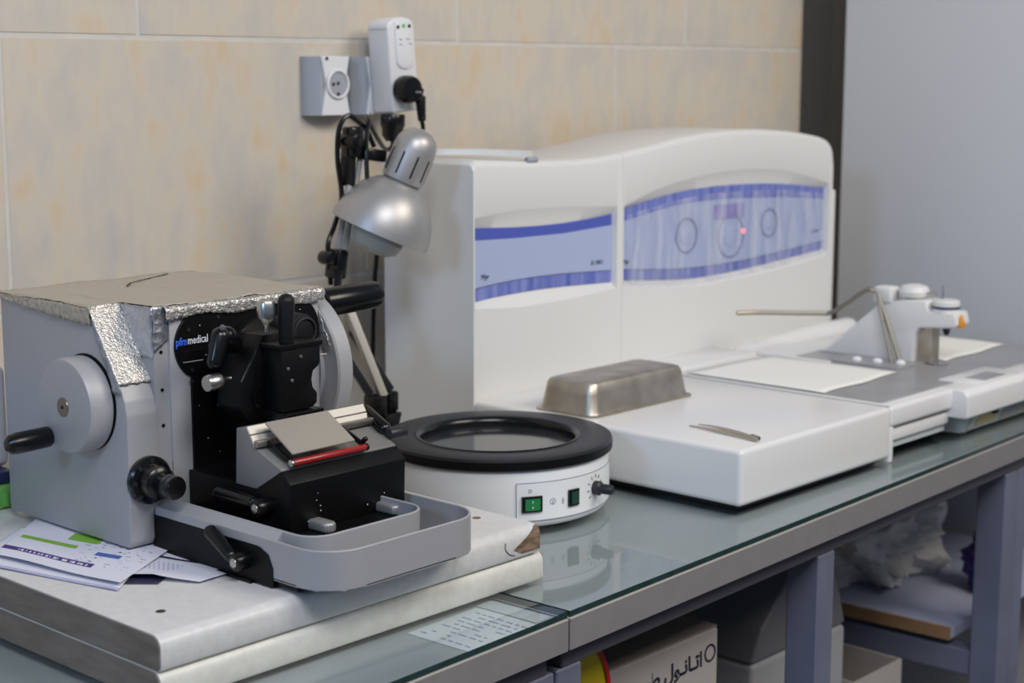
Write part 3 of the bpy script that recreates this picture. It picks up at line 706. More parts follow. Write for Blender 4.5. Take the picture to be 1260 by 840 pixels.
bm = B(); cyl(bm, (1.0455, 1.272, 1.1185), (1.0455, 1.240, 1.1185), .0165, bev=.003); part('round_stop', bm, 'dark', hd)
bm = lathe(B(), [(.0125, 0), (.0145, .001), (.0145, .002), (.0125, .0025)], (1.0465, 1.2405, 1.1175), (0, -1, 0), 28); part('stop_ring', bm, 'dark_grey', hd)
bm = lathe(B(), [(0, 0), (.0028, 0), (.0028, .005), (.0045, .008), (.0084, .0125), (.0088, .014), (.0088, .0285), (.0078, .030), (0, .030)], (.984, 1.222, 1.126), (0, 0, 1), 20); ks = part('steel_knob', bm, 'steel', hd)
bm = lathe(B(), [(0, 0), (.0022, 0), (.0022, .005), (.0028, .006), (.0036, .0085), (.0075, .0125), (.0082, .014), (.0082, .027), (.0072, .0285), (0, .0285)], (.953, 1.240, 1.0830), (-1, -.02, -.06), 20); part('steel_knob', bm, 'steel', hd)
bm = capsule(B(), (1.003, 1.2165, 1.108), (1.0045, 1.2165, 1.1615), .0072, .0083, 20); part('clamp_lever', bm, 'black_matte', hd)
l = part('clamp_lever', capsule(B(), (.9535, 1.251, 1.131), (.9385, 1.247, 1.0925), .0096, .0078, 16), 'black_gloss', hd)
bm = capsule(B(), (.9545, 1.252, 1.127), (.979, 1.262, 1.106), .0100, .0100, 14); part('lever_hub', bm, 'black_gloss', l)
bm = B(); cyl(bm, (.9495, 1.2452, 1.1315), (.9480, 1.2431, 1.1319), .0030, bev=.0008, seg=18); part('screw', bm, 'frame_shaded', l)
bm = B(); cyl(bm, (1.038, 1.212, 1.098), (1.050, 1.212, 1.0975), .0009, seg=8); part('pin', bm, 'steel', hd)

# ------------------------------------------------------------------ hot plate
cx, cy, ZP = 1.4243, 1.3311, .9390
hp = thing('round_hotplate', 'round white hot plate with black ring top and green switches', 'hot plate', (cx, cy, .8505))
bm = lathe(B(), [(0, .004), (.124, .004), (.130, .0065), (.1335, .011), (.1345, .018), (.1345, .070), (.133, .075), (0, .075)], (cx, cy, .8505), (0, 0, 1), 96); part('housing', bm, 'ivory', hp)
for a in (.5, 2.6, 4.7):
    bm = B(); cyl(bm, (cx+.1*math.cos(a), cy+.1*math.sin(a), .8507), (cx+.1*math.cos(a), cy+.1*math.sin(a), .855), .012); part('foot', bm, 'black_matte', hp)
zb = ZP-.8505
bm = lathe(B(), [(.10, zb-.016), (.136, zb-.016), (.1382, zb-.014), (.1387, zb-.004), (.1378, zb-.001), (.1355, zb), (.0985, zb-.0005), (.0945, zb-.0025), (.0925, zb-.008), (.0925, zb-.016)], (cx, cy, .8505), (0, 0, 1), 96); part('ring_top', bm, 'dark_grey', hp)
bm = lathe(B(), [(.1375, zb-.0145), (.1389, zb-.0138), (.13915, zb-.0045), (.1378, zb-.0040)], (cx, cy, .8505), (0, 0, 1), 96); part('ring_edge', bm, 'black', hp)
bm = lathe(B(), [(0, zb-.0135), (.0925, zb-.0135), (.0925, zb-.0115), (0, zb-.0115)], (cx, cy, .8505), (0, 0, 1), 96); part('heating_disc', bm, 'disc', hp)
bm = lathe(B(), [(.0925, zb-.012), (.0925, zb-.006), (.0945, zb-.0015), (.0975, zb+.0006), (.100, zb+.0008), (.1015, zb-.0003), (.1015, zb-.003), (.096, zb-.012)], (cx, cy, .8505), (0, 0, 1), 96); part('inner_lip', bm, 'black_gloss', hp)
def cylpt(phi, z, off=0):
    rr_ = .1345+off; return (cx+rr_*math.sin(phi), cy-rr_*math.cos(phi), z)
def curved(name, p0, p1, z0, z1, o0, o1, m, par, n=16):
    bm = B(); R_ = []
    for i in range(n+1):
        p = p0+(p1-p0)*i/n
        R_.append([bm.verts.new(cylpt(p, z0, o0)), bm.verts.new(cylpt(p, z1, o0)), bm.verts.new(cylpt(p, z1, o1)), bm.verts.new(cylpt(p, z0, o1))])
    for a, b in zip(R_, R_[1:]):
        for k_ in range(4): bm.faces.new((a[k_], a[(k_+1) % 4], b[(k_+1) % 4], b[k_]))
    bm.faces.new(R_[0]); bm.faces.new(R_[-1][::-1]); return part(name, bm, m, par)
PH0 = -.665
cp = curved('control_panel', PH0, .72, .8650, .9095, .0003, .0010, 'ivory', hp, 30)
for z in (.8650, .9095): curved('panel_line', PH0, .72, z-.0003, z+.0003, .0008, .0013, 'ink_grey', cp, 30)
curved('panel_line', PH0, PH0+.004, .8650, .9095, .0008, .0013, 'ink_grey', cp, 1)
s1 = curved('switch_frame', PH0+.045, PH0+.225, .8755, .8940, .0008, .0035, 'black_gloss', cp, 8)
curved('rocker', PH0+.072, PH0+.20, .8780, .8915, .003, .0055, 'green', s1, 6)
s2 = curved('switch_frame', -.180, -.065, .8765, .8960, .0008, .0035, 'black_gloss', cp, 6)
curved('rocker', -.160, -.085, .8790, .8935, .003, .0052, 'green_dark', s2, 4)
for z_ in (.8870, .8805): curved('rocker_mark', PH0+.132, PH0+.139, z_, z_+.0022, .0052, .0058, 'print_white', s1, 1)
kp, kz = .18, .8895
kd = (math.sin(kp), -math.cos(kp), 0)
bm = lathe(B(), [(0, 0), (.0085, 0), (.0085, .007), (.0062, .009), (.0058, .022), (.0045, .024), (0, .024)], cylpt(kp, kz, .001), kd, 24); part('dial_knob', bm, 'dark_grey', cp)
for i in range(9):
    a = math.radians(-45+i*33); p0 = kp+.0125*math.cos(a)/.1345
    p1 = kp+.0165*math.cos(a)/.1345
    bm = B(); bar(bm, cylpt(p0, kz+.0125*math.sin(a), .0012), cylpt(p1, kz+.0165*math.sin(a), .0012), .0008, .0008, up=kd); part('dial_tick', bm, 'ink', cp)
def ringmark(phi, z, r_, m, name):
    bm = B(); tube(bm, [cylpt(phi+r_*math.cos(a)/.1345, z+r_*math.sin(a), .0012) for a in [2*PI*i/16 for i in range(17)]], .00035, 5, sm=False); part(name, bm, m, cp)
ringmark(PH0+.12, .9000, .0018, 'ink_grey', 'symbol'); ringmark(-.335, .8855, .0034, 'ink_grey', 'symbol')
bm = B(); bar(bm, cylpt(-.335, .8825, .0012), cylpt(-.335, .887, .0012), .0006, .0006, up=kd); part('symbol', bm, 'ink_grey', cp)
text('panel_print', 'MIN', .0042, lambda c: cylpt(-.222-c.y/.1345, .8805+c.x, .0011+c.z), 'ink_grey', cp)
text('rim_print', 'Y', .005, lambda c: (cx+.1386*math.sin(-.64+c.x/.138), cy-.1386*math.cos(-.64+c.x/.138), .9275+c.y), 'ink_grey', hp)

# ------------------------------------------------------------------ embedding machine
YH, YB = 1.5245, 1.70
em = thing('embedding_machine', 'large white embedding machine with wavy blue control panels', 'laboratory machine', (2.05, 1.5, .8505))
topL = smooth_curve([(1.584, 1.248), (1.588, 1.2530), (1.60, 1.2545), (1.70, 1.250), (1.80, 1.2485), (1.86, 1.2505), (1.9035, 1.2545)], 4)
topR = smooth_curve([(1.9035, 1.2545), (1.97, 1.262), (2.044, 1.2720), (2.12, 1.278), (2.197, 1.2805), (2.28, 1.279), (2.365, 1.273), (2.43, 1.265), (2.457, 1.2595), (2.471, 1.254), (2.4795, 1.244), (2.4845, 1.222)], 4)
hbL = [(1.58, 1.176), (1.628, 1.1805), (1.677, 1.183), (1.73, 1.1825), (1.779, 1.181), (1.902, 1.175)]
btL = [(1.58, 1.164), (1.677, 1.159), (1.73, 1.1578), (1.779, 1.158), (1.83, 1.160), (1.887, 1.164), (1.91, 1.166)]
dkL = [(1.58, 1.147), (1.677, 1.144), (1.78, 1.1435), (1.888, 1.148)]
ltL = [(1.586, 1.079), (1.63, 1.083), (1.675, 1.085), (1.73, 1.0857), (1.779, 1.085), (1.896, 1.080)]
lbL = [(1.586, 1.062), (1.63, 1.0655), (1.675, 1.067), (1.73, 1.0677), (1.779, 1.067), (1.897, 1.063)]
lpL = [(1.586, 1.053), (1.677, 1.046), (1.781, 1.047), (1.904, 1.053)]
hbR = [(1.905, 1.175), (1.98, 1.194), (2.03, 1.203), (2.079, 1.209), (2.15, 1.2145), (2.218, 1.216), (2.29, 1.2135), (2.351, 1.207), (2.42, 1.194), (2.483, 1.178)]
btR = [(1.905, 1.169), (1.981, 1.180), (2.03, 1.186), (2.08, 1.190), (2.15, 1.1925), (2.219, 1.192), (2.29, 1.190), (2.352, 1.186), (2.42, 1.179), (2.473, 1.173)]
dkR = [(1.905, 1.150), (1.98, 1.160), (2.047, 1.168), (2.11, 1.1705), (2.174, 1.171), (2.353, 1.164), (2.474, 1.154)]
ltR = [(1.905, 1.080), (2.0, 1.072), (2.05, 1.068), (2.101, 1.066), (2.17, 1.0655), (2.242, 1.067), (2.368, 1.074), (2.473, 1.081)]
lbR = [(1.905, 1.064), (2.0, 1.056), (2.05, 1.052), (2.101, 1.050), (2.17, 1.0505), (2.243, 1.053), (2.369, 1.060), (2.474, 1.067)]
lpR = [(1.905, 1.055), (2.0, 1.042), (2.1, 1.036), (2.24, 1.038), (2.37, 1.046), (2.484, 1.056)]
def module(name, x0, x1, top, hb, bt, lb, lp, p0, p1, zbot=.861):
    xs = sorted({round(x0+(x1-x0)*i/44, 5) for i in range(45)} | {p0-.0012, p0, p1, p1+.0012} | {round(a, 5) for a, _ in top})
    xs = [x for x in xs if x0 <= x <= x1]; bm = B(); C_ = []
    for x in xs:
        T = interp(top, x); d = .0115 if p0 <= x <= p1 else 0.0; r_ = .010
        h, t_, l_, p_ = interp(hb, x), interp(bt, x), interp(lb, x), interp(lp, x)
        h = min(h, T-.012)
        pr = [(YB, zbot), (YB, T-.003), (YB-.006, T)] + [(YH+r_-r_*math.sin(a), T-r_+r_*math.cos(a)) for a in [PI/2*i/5 for i in range(6)]]
        pr += [(YH, h+.002), (YH+.001*(d > 0), h), (YH+d, t_), (YH+d, l_), (YH, p_+.002), (YH, p_), (YH+.001, zbot)]
        C_.append([bm.verts.new((x, *q)) for q in pr])
    n = len(C_[0])
    for a, b in zip(C_, C_[1:]):
        for k_ in range(n): bm.faces.new((a[k_], a[(k_+1) % n], b[(k_+1) % n], b[k_]))
    bm.faces.new(C_[0]); bm.faces.new(C_[-1][::-1])
    return part(name, bm, 'white', em, ang=28)
modL = module('left_housing', 1.584, 1.9032, topL, hbL, btL, lbL, lpL, 1.5868, 1.8895)
modR = module('right_housing', 1.9038, 2.4845, topR, hbR, btR, lbR, lpR, 1.9075, 2.474)
bm = B(); box(bm, 2.477, 2.4985, YH+.001, YB, .925, 1.17, .004); part('side_wall', bm, 'white', em)
def strip(name, a, b, x0, x1, y, m, par, th=.0008, n=40):
    bm = B(); R_ = []
    for i in range(n+1):
        x = x0+(x1-x0)*i/n; R_.append([bm.verts.new((x, y, interp(a, x))), bm.verts.new((x, y, interp(b, x))), bm.verts.new((x, y+th, interp(b, x))), bm.verts.new((x, y+th, interp(a, x)))])
    for p, q in zip(R_, R_[1:]):
        for k_ in range(4): bm.faces.new((p[k_], p[(k_+1) % 4], q[(k_+1) % 4], q[k_]))
    bm.faces.new(R_[0]); bm.faces.new(R_[-1][::-1]); return part(name, bm, m, par)
def panel(par, bt, dk, lt, lb, x0, x1, worn, wtop):
    strip('panel_field', dk, lt, x0, x1, YH+.0100, 'pale_blue', par)
    strip('blue_band', bt, dk, x0, x1, YH+.0099, 'blue_band_worn' if wtop else 'blue_band', par)
    strip('blue_band', lt, lb, x0, x1, YH+.0099, 'blue_band_worn', par)
    l1 = [(a, z+.0008) for a, z in lt]; strip('panel_line', l1, lt, x0, x1, YH+.0096, 'ink', par)
panel(modL, btL, dkL, ltL, lbL, 1.587, 1.889, True, False)
panel(modR, btR, dkR, ltR, lbR, 1.908, 2.473, True, True)
bm = B(); box(bm, 1.5865, 1.5895, YH+.004, YH+.0115, 1.06, 1.165); part('panel_border', bm, 'white', modL)
text('lettering', 'Myr', .0105, face_y(1.6085, YH+.0094, 1.092), 'ink', modL, squeeze=.95)
text('lettering', 'EC 350-2', .0085, face_y(1.842, YH+.0094, 1.0925), 'ink', modL, squeeze=.85)
text('lettering', 'Myr', .0095, face_y(1.917, YH+.0094, 1.0875), 'ink', modR, squeeze=.95)
text('lettering', 'EC 350-1', .008, face_y(2.435, YH+.0094, 1.0975), 'ink_grey', modR, squeeze=.85)
bm = B(); box(bm, 2.147, 2.230, YH+.0088, YH+.0098, 1.139, 1.162, .001, 1); part('display', bm, 'violet', modR)
for x, z, r_ in ((2.075, 1.119, .028), (2.195, 1.110, .036), (2.305, 1.124, .024)):
    bm = lathe(B(), [(r_-.0016, 0), (r_, .0012), (r_, .002), (r_-.003, .0015)], (x, YH+.0105, z), (0, -1, 0), 36); dl = part('control_dial', bm, 'dial_line', modR)
    bm = lathe(B(), [(0, 0), (r_*.5, 0), (r_*.5, .0012), (r_*.4, .002), (0, .002)], (x, YH+.0105, z), (0, -1, 0), 28); part('dial_button', bm, 'pale_blue', dl)
led = bpy.data.materials.new('red_indicator'); led.use_nodes = True
led.node_tree.nodes['Principled BSDF'].inputs['Base Color'].default_value = (.9, .1, .1, 1)
led.node_tree.nodes['Principled BSDF'].inputs['Emission Color'].default_value = (1, .25, .25, 1)
led.node_tree.nodes['Principled BSDF'].inputs['Emission Strength'].default_value = 1.2; M['led'] = led
bm = B(); cyl(bm, (2.229, YH+.0105, 1.1155), (2.229, YH+.0075, 1.1155), .0042, bev=.001); part('indicator_light', bm, 'led', modR)
# wrinkled plastic film over the right panel
bm = B(); G = []; rg = random.Random(5)
wr_ = [rg.uniform(-1, 1) for _ in range(90)]
for j in range(13):
    v = j/12; row = []
    for i in range(90):
        x = 1.915+(2.470-1.915)*i/89; z = interp(lbR, x)-.006+(interp(btR, x)-.004-interp(lbR, x))*v
        row.append(bm.verts.new((x, YH-.0005+.003*v+.0016*wr_[(i+j//3) % 90], z)))
    G.append(row)
for a, b in zip(G, G[1:]):
    for k_ in range(89): bm.faces.new((a[k_], a[k_+1], b[k_+1], b[k_]))
part('plastic_film', bm, 'film', modR, ang=70, label='clear wrinkled film')
# low slab: left cold plate, right dispensing deck
bm = B(); box(bm, 1.584, 1.9345, 1.085, 1.5258, .858, .928, .007, 4); part('cold_plate_unit', bm, 'gloss_white', em)
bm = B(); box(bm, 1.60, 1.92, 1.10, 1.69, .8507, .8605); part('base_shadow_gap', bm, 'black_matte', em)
bm = B(); box(bm, 1.9352, 2.53, 1.085, 1.58, .899, .928, .006, 4); dk = part('dispensing_deck', bm, 'gloss_white', em)
bm = B(); box(bm, 1.9352, 1.9455, 1.0865, 1.55, .8512, .90, .002, 2); part('deck_support', bm, 'gloss_white', dk)
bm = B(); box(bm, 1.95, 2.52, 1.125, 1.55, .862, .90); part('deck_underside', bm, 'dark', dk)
bm = B(); box(bm, 1.948, 2.11, 1.092, 1.14, .878, .8945, .002, 2); part('drawer', bm, 'gloss_white', dk)
bm = B(); box(bm, 1.9455, 2.11, 1.098, 1.14, .866, .878, .001, 1); part('drawer_tray', bm, 'vent', dk)
bm = B(); prism(bm, [(1.109, .9285), (1.070, .9285), (1.061, .921), (1.060, .889), (1.066, .887), (1.109, .887)], 'x', 2.105, 2.53, .003, 3); part('wrist_rest', bm, 'gloss_white', dk)
bm = B(); box(bm, 2.150, 2.292, 1.071, 1.133, .926, .9312, .002, 2); part('pad_surround', bm, 'gloss_white', dk)
bm = B(); box(bm, 2.185, 2.252, 1.076, 1.108, .9311, .9319, .0003, 1); part('touch_pad', bm, 'steel_plate', dk)
bm = B(); prism(bm, [(1.14, .886), (1.080, .886), (1.093, .856), (1.14, .853)], 'x', 2.150, 2.50, .002, 2); gr = part('power_unit', bm, 'vent', dk)
bm = B(); bar(bm, (2.162, 1.083, .880), (2.162, 1.094, .856), .004, .004); part('frame_bead', bm, 'carton', gr)
bm = B(); prism(bm, [(1.0815, .8785), (1.0880, .8630), (1.0920, .8630), (1.0850, .8785)], 'x', 2.185, 2.245); part('sticker', bm, 'sticker', gr)
bm = B(); box(bm, 2.222, 2.234, 1.076, 1.09, .876, .884, .001, 1); part('power_socket', bm, 'black', gr)
for i in range(6):
    bm = B(); bar(bm, (2.262, 1.0815+.0018*i, .8815-.0042*i), (2.36, 1.0815+.0018*i, .8815-.0042*i), .0022, .0016); part('grille_slat', bm, 'carton', gr)
# raised hidden lid, seams and ridges of the deck
bm = B(); box(bm, 1.937, 2.14, 1.44, 1.535, .926, .937, .004, 3); part('tank_lid', bm, 'gloss_white', dk)
bm = B(); lathe(bm, [(0, 0), (.003, .01), (.010, .10), (.016, .22), (.018, .30), (.018, .375), (.016, .382), (0, .384)], (2.12, 1.492, .930), (1, 0, 0), 24, 1.0); part('rolled_lid', bm, 'gloss_white', dk)
bm = B(); bar(bm, (1.9385, 1.09, .9285), (1.9385, 1.50, .9285), .005, .0030, .0008); part('ridge', bm, 'white', dk)
bm = B(); bar(bm, (2.16, 1.32, .9305), (2.16, 1.53, .9305), .010, .006, .002); part('ridge', bm, 'white', dk)
# steel working plate
bm = B(); box(bm, 1.946, 2.53, 1.108, 1.40, .9270, .9296, .0006, 1); part('steel_plate', bm, 'steel_plate', dk)
# button strip
bm = B(); prism(bm, [(2.178, 1.33), (2.178, 1.215), (2.262, 1.215), (2.262, 1.345)], 'z', .9290, .9325, .0006, 1); bs = part('button_strip', bm, 'steel_plate', dk)
for x, y in ((2.205, 1.300), (2.212, 1.268), (2.222, 1.234)):
    bm = lathe(B(), [(0, 0), (.0075, 0), (.007, .003), (.004, .005), (0, .0055)], (x, y, .9325), (0, 0, 1), 20); part('button', bm, 'print_white', bs)
# dispensing tower
bm = B(); prism(bm, [(1.405, .929), (1.385, .935), (1.292, 1.016), (1.250, 1.026), (1.211, 1.029), (1.207, 1.012), (1.163, 1.014), (1.158, .996), (1.162, .990), (1.222, .985), (1.228, .975), (1.230, .929)], 'x', 2.25, 2.293, .0035, 3); tw_ = part('dispensing_tower', bm, 'white', dk)
bm = B(); box(bm, 2.262, 2.284, 1.203, 1.229, .9295, .986, .001, 1); part('splash_shield', bm, 'steel_dull', tw_)
bm = lathe(B(), [(0, 0), (.014, 0), (.016, .002), (.016, .003), (0, .003)], (2.268, 1.196, .9297), (0, 0, 1), 24); part('drain_ring', bm, 'chrome', tw_)
bm = lathe(B(), [(0, 0), (.021, 0), (.021, .006)], (2.27, 1.186, 1.010), (0, 0, 1), 32)
bm.free(); bm = lathe(B(), [(0, 0), (.0205, 0), (.0205, .007), (0, .007)], (2.27, 1.187, 1.010), (0, 0, 1), 32); ca = part('cap_base', bm, 'white', tw_)
bm = lathe(B(), [(0, 0), (.0208, 0), (.0208, .004), (0, .004)], (2.27, 1.187, 1.017), (0, 0, 1), 32); part('cap_ring', bm, 'navy', ca)
bm = lathe(B(), [(0, 0), (.0205, 0), (.0205, .006), (.018, .009), (0, .0095)], (2.27, 1.187, 1.021), (0, 0, 1), 32); part('cap', bm, 'white', ca)
bm = lathe(B(), [(0, 0), (.0035, 0), (.006, .008), (.007, .014), (0, .014)], (2.27, 1.185, .976), (0, 0, 1), 20); part('nozzle', bm, 'black_gloss', tw_)
bm = lathe(B(), [(0, 0), (.0055, .001), (.0065, .006), (.004, .013), (.0012, .020), (0, .0215)], (2.262, 1.1572, .990), (0, 0, 1), 16, 1); dr = part('drop_sticker', bm, 'orange', tw_)
bm = lathe(B(), [(0, 0), (.012, 0), (.022, .005), (.024, .012), (.020, .020), (.010, .023), (0, .0235)], (2.272, 1.243, 1.026), (0, 0, 1), 28); part('top_knob', bm, 'white', tw_)
bm = B(); box(bm, 2.246, 2.275, 1.268, 1.300, 1.018, 1.044, .005, 3); part('rod_block', bm, 'white', tw_)
bm = B(); cyl(bm, (2.272, 1.195, 1.029), (2.272, 1.195, 1.052), .002, .0008, seg=10); part('pin', bm, 'steel', tw_)
bm = B(); tube(bm, [(2.268, 1.27, 1.037), (2.27, 1.24, 1.038), (2.27, 1.205, 1.036)], .0028, 8); part('rod', bm, 'steel', tw_)
# magnifier rod bent over the tower (thin metal arm)
bm = B(); tube(bm, [(2.24, 1.292, 1.037), (2.235, 1.305, 1.038), (2.225, 1.33, 1.018), (2.215, 1.355, 1.000), (2.20, 1.375, .9985), (2.14, 1.44, .9995), (2.11, 1.46, 1.0)], .0035, 8); part('bent_rod', bm, 'rod', tw_)
for a, b in (((2.236, 1.287, 1.036), (2.222, 1.249, .932)), ((2.236, 1.285, 1.036), (2.226, 1.237, .932))):
    bm = B(); cyl(bm, a, b, .0028, .0032, seg=10); part('leg_rod', bm, 'rod', tw_)
# little handle lying on top of left housing
hl = thing('plastic_clip', 'slim white plastic clip lying on top of the white machine', 'clip', (1.66, 1.60, 1.255))
P_ = [(1.640, 1.690, 1.2595), (1.655, 1.65, 1.2605), (1.675, 1.60, 1.261), (1.688, 1.56, 1.2605), (1.702, 1.529, 1.2595)]
bm = B(); wid = [.014, .034, .026, .022, .028]
cc = catmull(P_, 5); R_ = []
for i, p in enumerate(cc):
    t = i/(len(cc)-1); w_ = interp([(j/4, wid[j]) for j in range(5)], t)/2; d = (cc[min(i+1, len(cc)-1)]-cc[max(i-1, 0)]).normalized(); u = Vector((-d.y, d.x, 0))
    R_.append([bm.verts.new(p+u*w_+Vector((0, 0, -.004))), bm.verts.new(p+u*w_*.9+Vector((0, 0, .004))), bm.verts.new(p-u*w_*.9+Vector((0, 0, .004))), bm.verts.new(p-u*w_+Vector((0, 0, -.004)))])
for a, b in zip(R_, R_[1:]):
    for k_ in range(4): bm.faces.new((a[k_], a[(k_+1) % 4], b[(k_+1) % 4], b[k_]))
bm.faces.new(R_[0]); bm.faces.new(R_[-1][::-1]); part('grip', bm, 'white', hl)
bm = B(); cyl(bm, (1.695, 1.529, 1.2515), (1.716, 1.529, 1.2515), .0042, bev=.001); part('end_clip', bm, 'socket_side', hl)

# paper towels on the deck
def towel(label, pts, z, grp=None):
    bm = B(); n = 14; A, Bc, Cc, D = [Vector((*c, 0)) for c in pts]; G = []
    for j in range(n+1):
        row = []
        for i in range(n+1):
            u, v = i/n, j/n; p = A*(1-u)*(1-v)+Bc*u*(1-v)+Cc*u*v+D*(1-u)*v
            e = .0025*math.sin(u*9+3*v)*(1-v)*(v < .2)
            row.append(bm.verts.new((p.x, p.y+e, z+.0006*math.sin(u*8)*math.sin(v*5))))
        G.append(row)
    for a, b in zip(G, G[1:]):
        for k_ in range(n): bm.faces.new((a[k_], a[k_+1], b[k_+1], b[k_]))
    o = single('paper_towel', bm, 'paper', label, 'paper towel', (A.x, A.y, z), ang=80)
    md = o.modifiers.new('t', 'SOLIDIFY'); md.thickness = .0012; md.offset = -1
towel('folded cream paper towel left of the small dispensing tower', [(1.948, 1.198), (2.158, 1.203), (2.150, 1.425), (1.946, 1.435)], .9318)
towel('cream paper towel right of the small dispensing tower', [(2.300, 1.199), (2.505, 1.203), (2.512, 1.335), (2.300, 1.345)], .9318)

# upside-down steel dish
ds = thing('steel_dish', 'dull steel dish turned upside down on the white slab', 'dish', (1.71, 1.38, .9282))
def rrect(x0, x1, y0, y1, r_, n=5):
    P = []
    for cx_, cy_, a0 in ((x1-r_, y1-r_, 0), (x0+r_, y1-r_, 90), (x0+r_, y0+r_, 180), (x1-r_, y0+r_, 270)):
        P += [(cx_+r_*math.cos(math.radians(a0+90*i/n)), cy_+r_*math.sin(math.radians(a0+90*i/n))) for i in range(n+1)]
    return P
bm = B(); L_ = []
for ins, z in ((-.004, .9284), (-.004, .9300), (.001, .9305), (.002, .933), (.006, .955), (.0080, .9655), (.0108, .9698), (.016, .9716), (.022, .9720)):
    L_.append([bm.verts.new((*p, z)) for p in rrect(1.606+ins, 1.823-ins*1.0, 1.333+ins, 1.433-ins, max(.006, .016-ins*.4))])
n = len(L_[0])
for a, b in zip(L_, L_[1:]):
    for k_ in range(n): bm.faces.new((a[k_], a[(k_+1) % n], b[(k_+1) % n], b[k_]))
bm.faces.new(L_[-1]); bm.faces.new(L_[0][::-1]); part('pan', bm, 'steel_dull', ds)
# tweezers
tz = thing('tweezers', 'small steel tweezers lying on the front of the white slab', 'tweezers', (1.64, 1.15, .928))
def blade(pts, ws, th=.0012):
    bm = B(); R_ = []
    cc = catmull(pts, 4)
    for i, p in enumerate(cc):
        t = i/(len(cc)-1); w_ = interp([(j/(len(ws)-1), ws[j]) for j in range(len(ws))], t)/2; d = (cc[min(i+1, len(cc)-1)]-cc[max(i-1, 0)]).normalized(); u = Vector((-d.y, d.x, 0)).normalized(); q = Vector((0, 0, 1))
        q = Vector((0, 0, 1)).lerp(u, .6).normalized(); w2 = q
        n_ = d.cross(w2).normalized()
        R_.append([bm.verts.new(p+w2*w_+n_*th/2), bm.verts.new(p+w2*w_-n_*th/2), bm.verts.new(p-w2*w_-n_*th/2), bm.verts.new(p-w2*w_+n_*th/2)])
    for a, b in zip(R_, R_[1:]):
        for k_ in range(4): bm.faces.new((a[k_], a[(k_+1) % 4], b[(k_+1) % 4], b[k_]))
    bm.faces.new(R_[0]); bm.faces.new(R_[-1][::-1]); return bm
part('arm', blade([(1.6525, 1.212, .9295), (1.6470, 1.174, .9310), (1.6415, 1.136, .9315), (1.636, 1.098, .9310)], [.0012, .0038, .0055, .0050]), 'steel', tz)
part('arm', blade([(1.6600, 1.203, .9310), (1.6530, 1.172, .9335), (1.6445, 1.136, .9340), (1.637, 1.098, .9320)], [.0012, .0030, .0045, .0045]), 'steel', tz)
bm = B(); bar(bm, (1.6405, 1.110, .9335), (1.6365, 1.095, .9325), .004, .0055, .001); part('joint', bm, 'steel', tz)

# ------------------------------------------------------------------ wall sockets
def socket(x, label, cover=True):
    t = thing('wall_socket', label, 'socket', (x, WY, 1.3525), group='white sockets on the tiled wall')
    bm = B(); w2, h2 = .037, .0405
    prof = [(-w2, WY), (-w2-.001, WY-.006), (-w2+.001, WY-.014), (-w2+.012, WY-.028), (w2-.012, WY-.028), (w2-.001, WY-.014), (w2+.001, WY-.006), (w2, WY)]
    A = [bm.verts.new((x+a, b, 1.3525-h2)) for a, b in prof]; Bv = [bm.verts.new((x+a, b, 1.3525+h2)) for a, b in prof]; n = len(prof)
    bm.faces.new(A); bm.faces.new(Bv[::-1])
    for i in range(n): bm.faces.new((A[i], Bv[i], Bv[(i+1) % n], A[(i+1) % n]))
    part('body', bm, 'socket_side', t)
    def hw_(s): return .0235-.0085*(1-abs(s)) if abs(s) < 1 else .0235
    poly = [(x-hw_(s)-.002, 1.3525+h2*s) for s in [-1+2*i/12 for i in range(13)]] + [(x+hw_(s)+.002, 1.3525+h2*s) for s in [1-2*i/12 for i in range(13)]]
    bm = B(); prism(bm, poly, 'y', WY-.0325, WY-.0275, .0008, 1); fp = part('face_plate', bm, 'socket', t)
    bm = lathe(B(), [(.0205, 0), (.0205, .002), (.019, .003), (.0172, .0025), (.0165, -.004), (0, -.004)], (x+.002, WY-.0335, 1.355), (0, -1, 0), 40); ri = part('recess_ring', bm, 'socket', fp)
    bm = lathe(B(), [(0, 0), (.0163, 0), (.0163, .0006), (0, .0006)], (x+.002, WY-.0334, 1.355), (0, -1, 0), 40); part('recess_floor', bm, 'socket_side', ri)
    for dx, dz in ((-.0085, 0), (.0, .001), (0, -.0135), (-.019, .035)):
        bm = B(); cyl(bm, (x+.002+dx, WY-.0350 if abs(dx) < .015 else WY-.034, 1.355+dz), (x+.002+dx, WY-.0345 if abs(dx) < .015 else WY-.0332, 1.355+dz), .0024, seg=12); part('pin_hole', bm, 'dark_grey', ri)
    return t
socket(1.5365, 'empty white wall socket left of the plug-in adapter')
socket(1.6200, 'wall socket mostly hidden behind the white plug-in adapter')
# residual current adapter
ra = thing('plug_adapter', 'tall white plug-in safety adapter with three small lights', 'adapter', (1.62, 1.70, 1.31))
tilt = Matrix.Rotation(math.radians(5), 4, 'Y'); piv = Vector((1.624, 1.70, 1.38))
def tpart(name, bm, m, par=None, label=None):
    bmesh.ops.rotate(bm, verts=bm.verts, cent=piv, matrix=tilt.to_3x3().inverted() if False else tilt.to_3x3().transposed()); return part(name, bm, m, par or ra, label=label)
poly = [(1.598, 1.316), (1.650, 1.316)] + [(1.650, 1.430)] + [(1.624+.026*math.cos(PI*i/8), 1.4355+.0125*math.sin(PI*i/8)) for i in range(0, 9)] + [(1.598, 1.430)]
bm = B(); prism(bm, poly, 'y', 1.698, 1.7405, .0035, 3); tpart('shell', bm, 'socket')
poly = [(1.611, 1.442), (1.641, 1.442), (1.645, 1.385), (1.640, 1.378), (1.628, 1.375), (1.616, 1.378), (1.610, 1.385)]
bm = B(); prism(bm, poly, 'y', 1.6955, 1.6985, .0012, 2); fa = tpart('raised_panel', bm, 'socket')
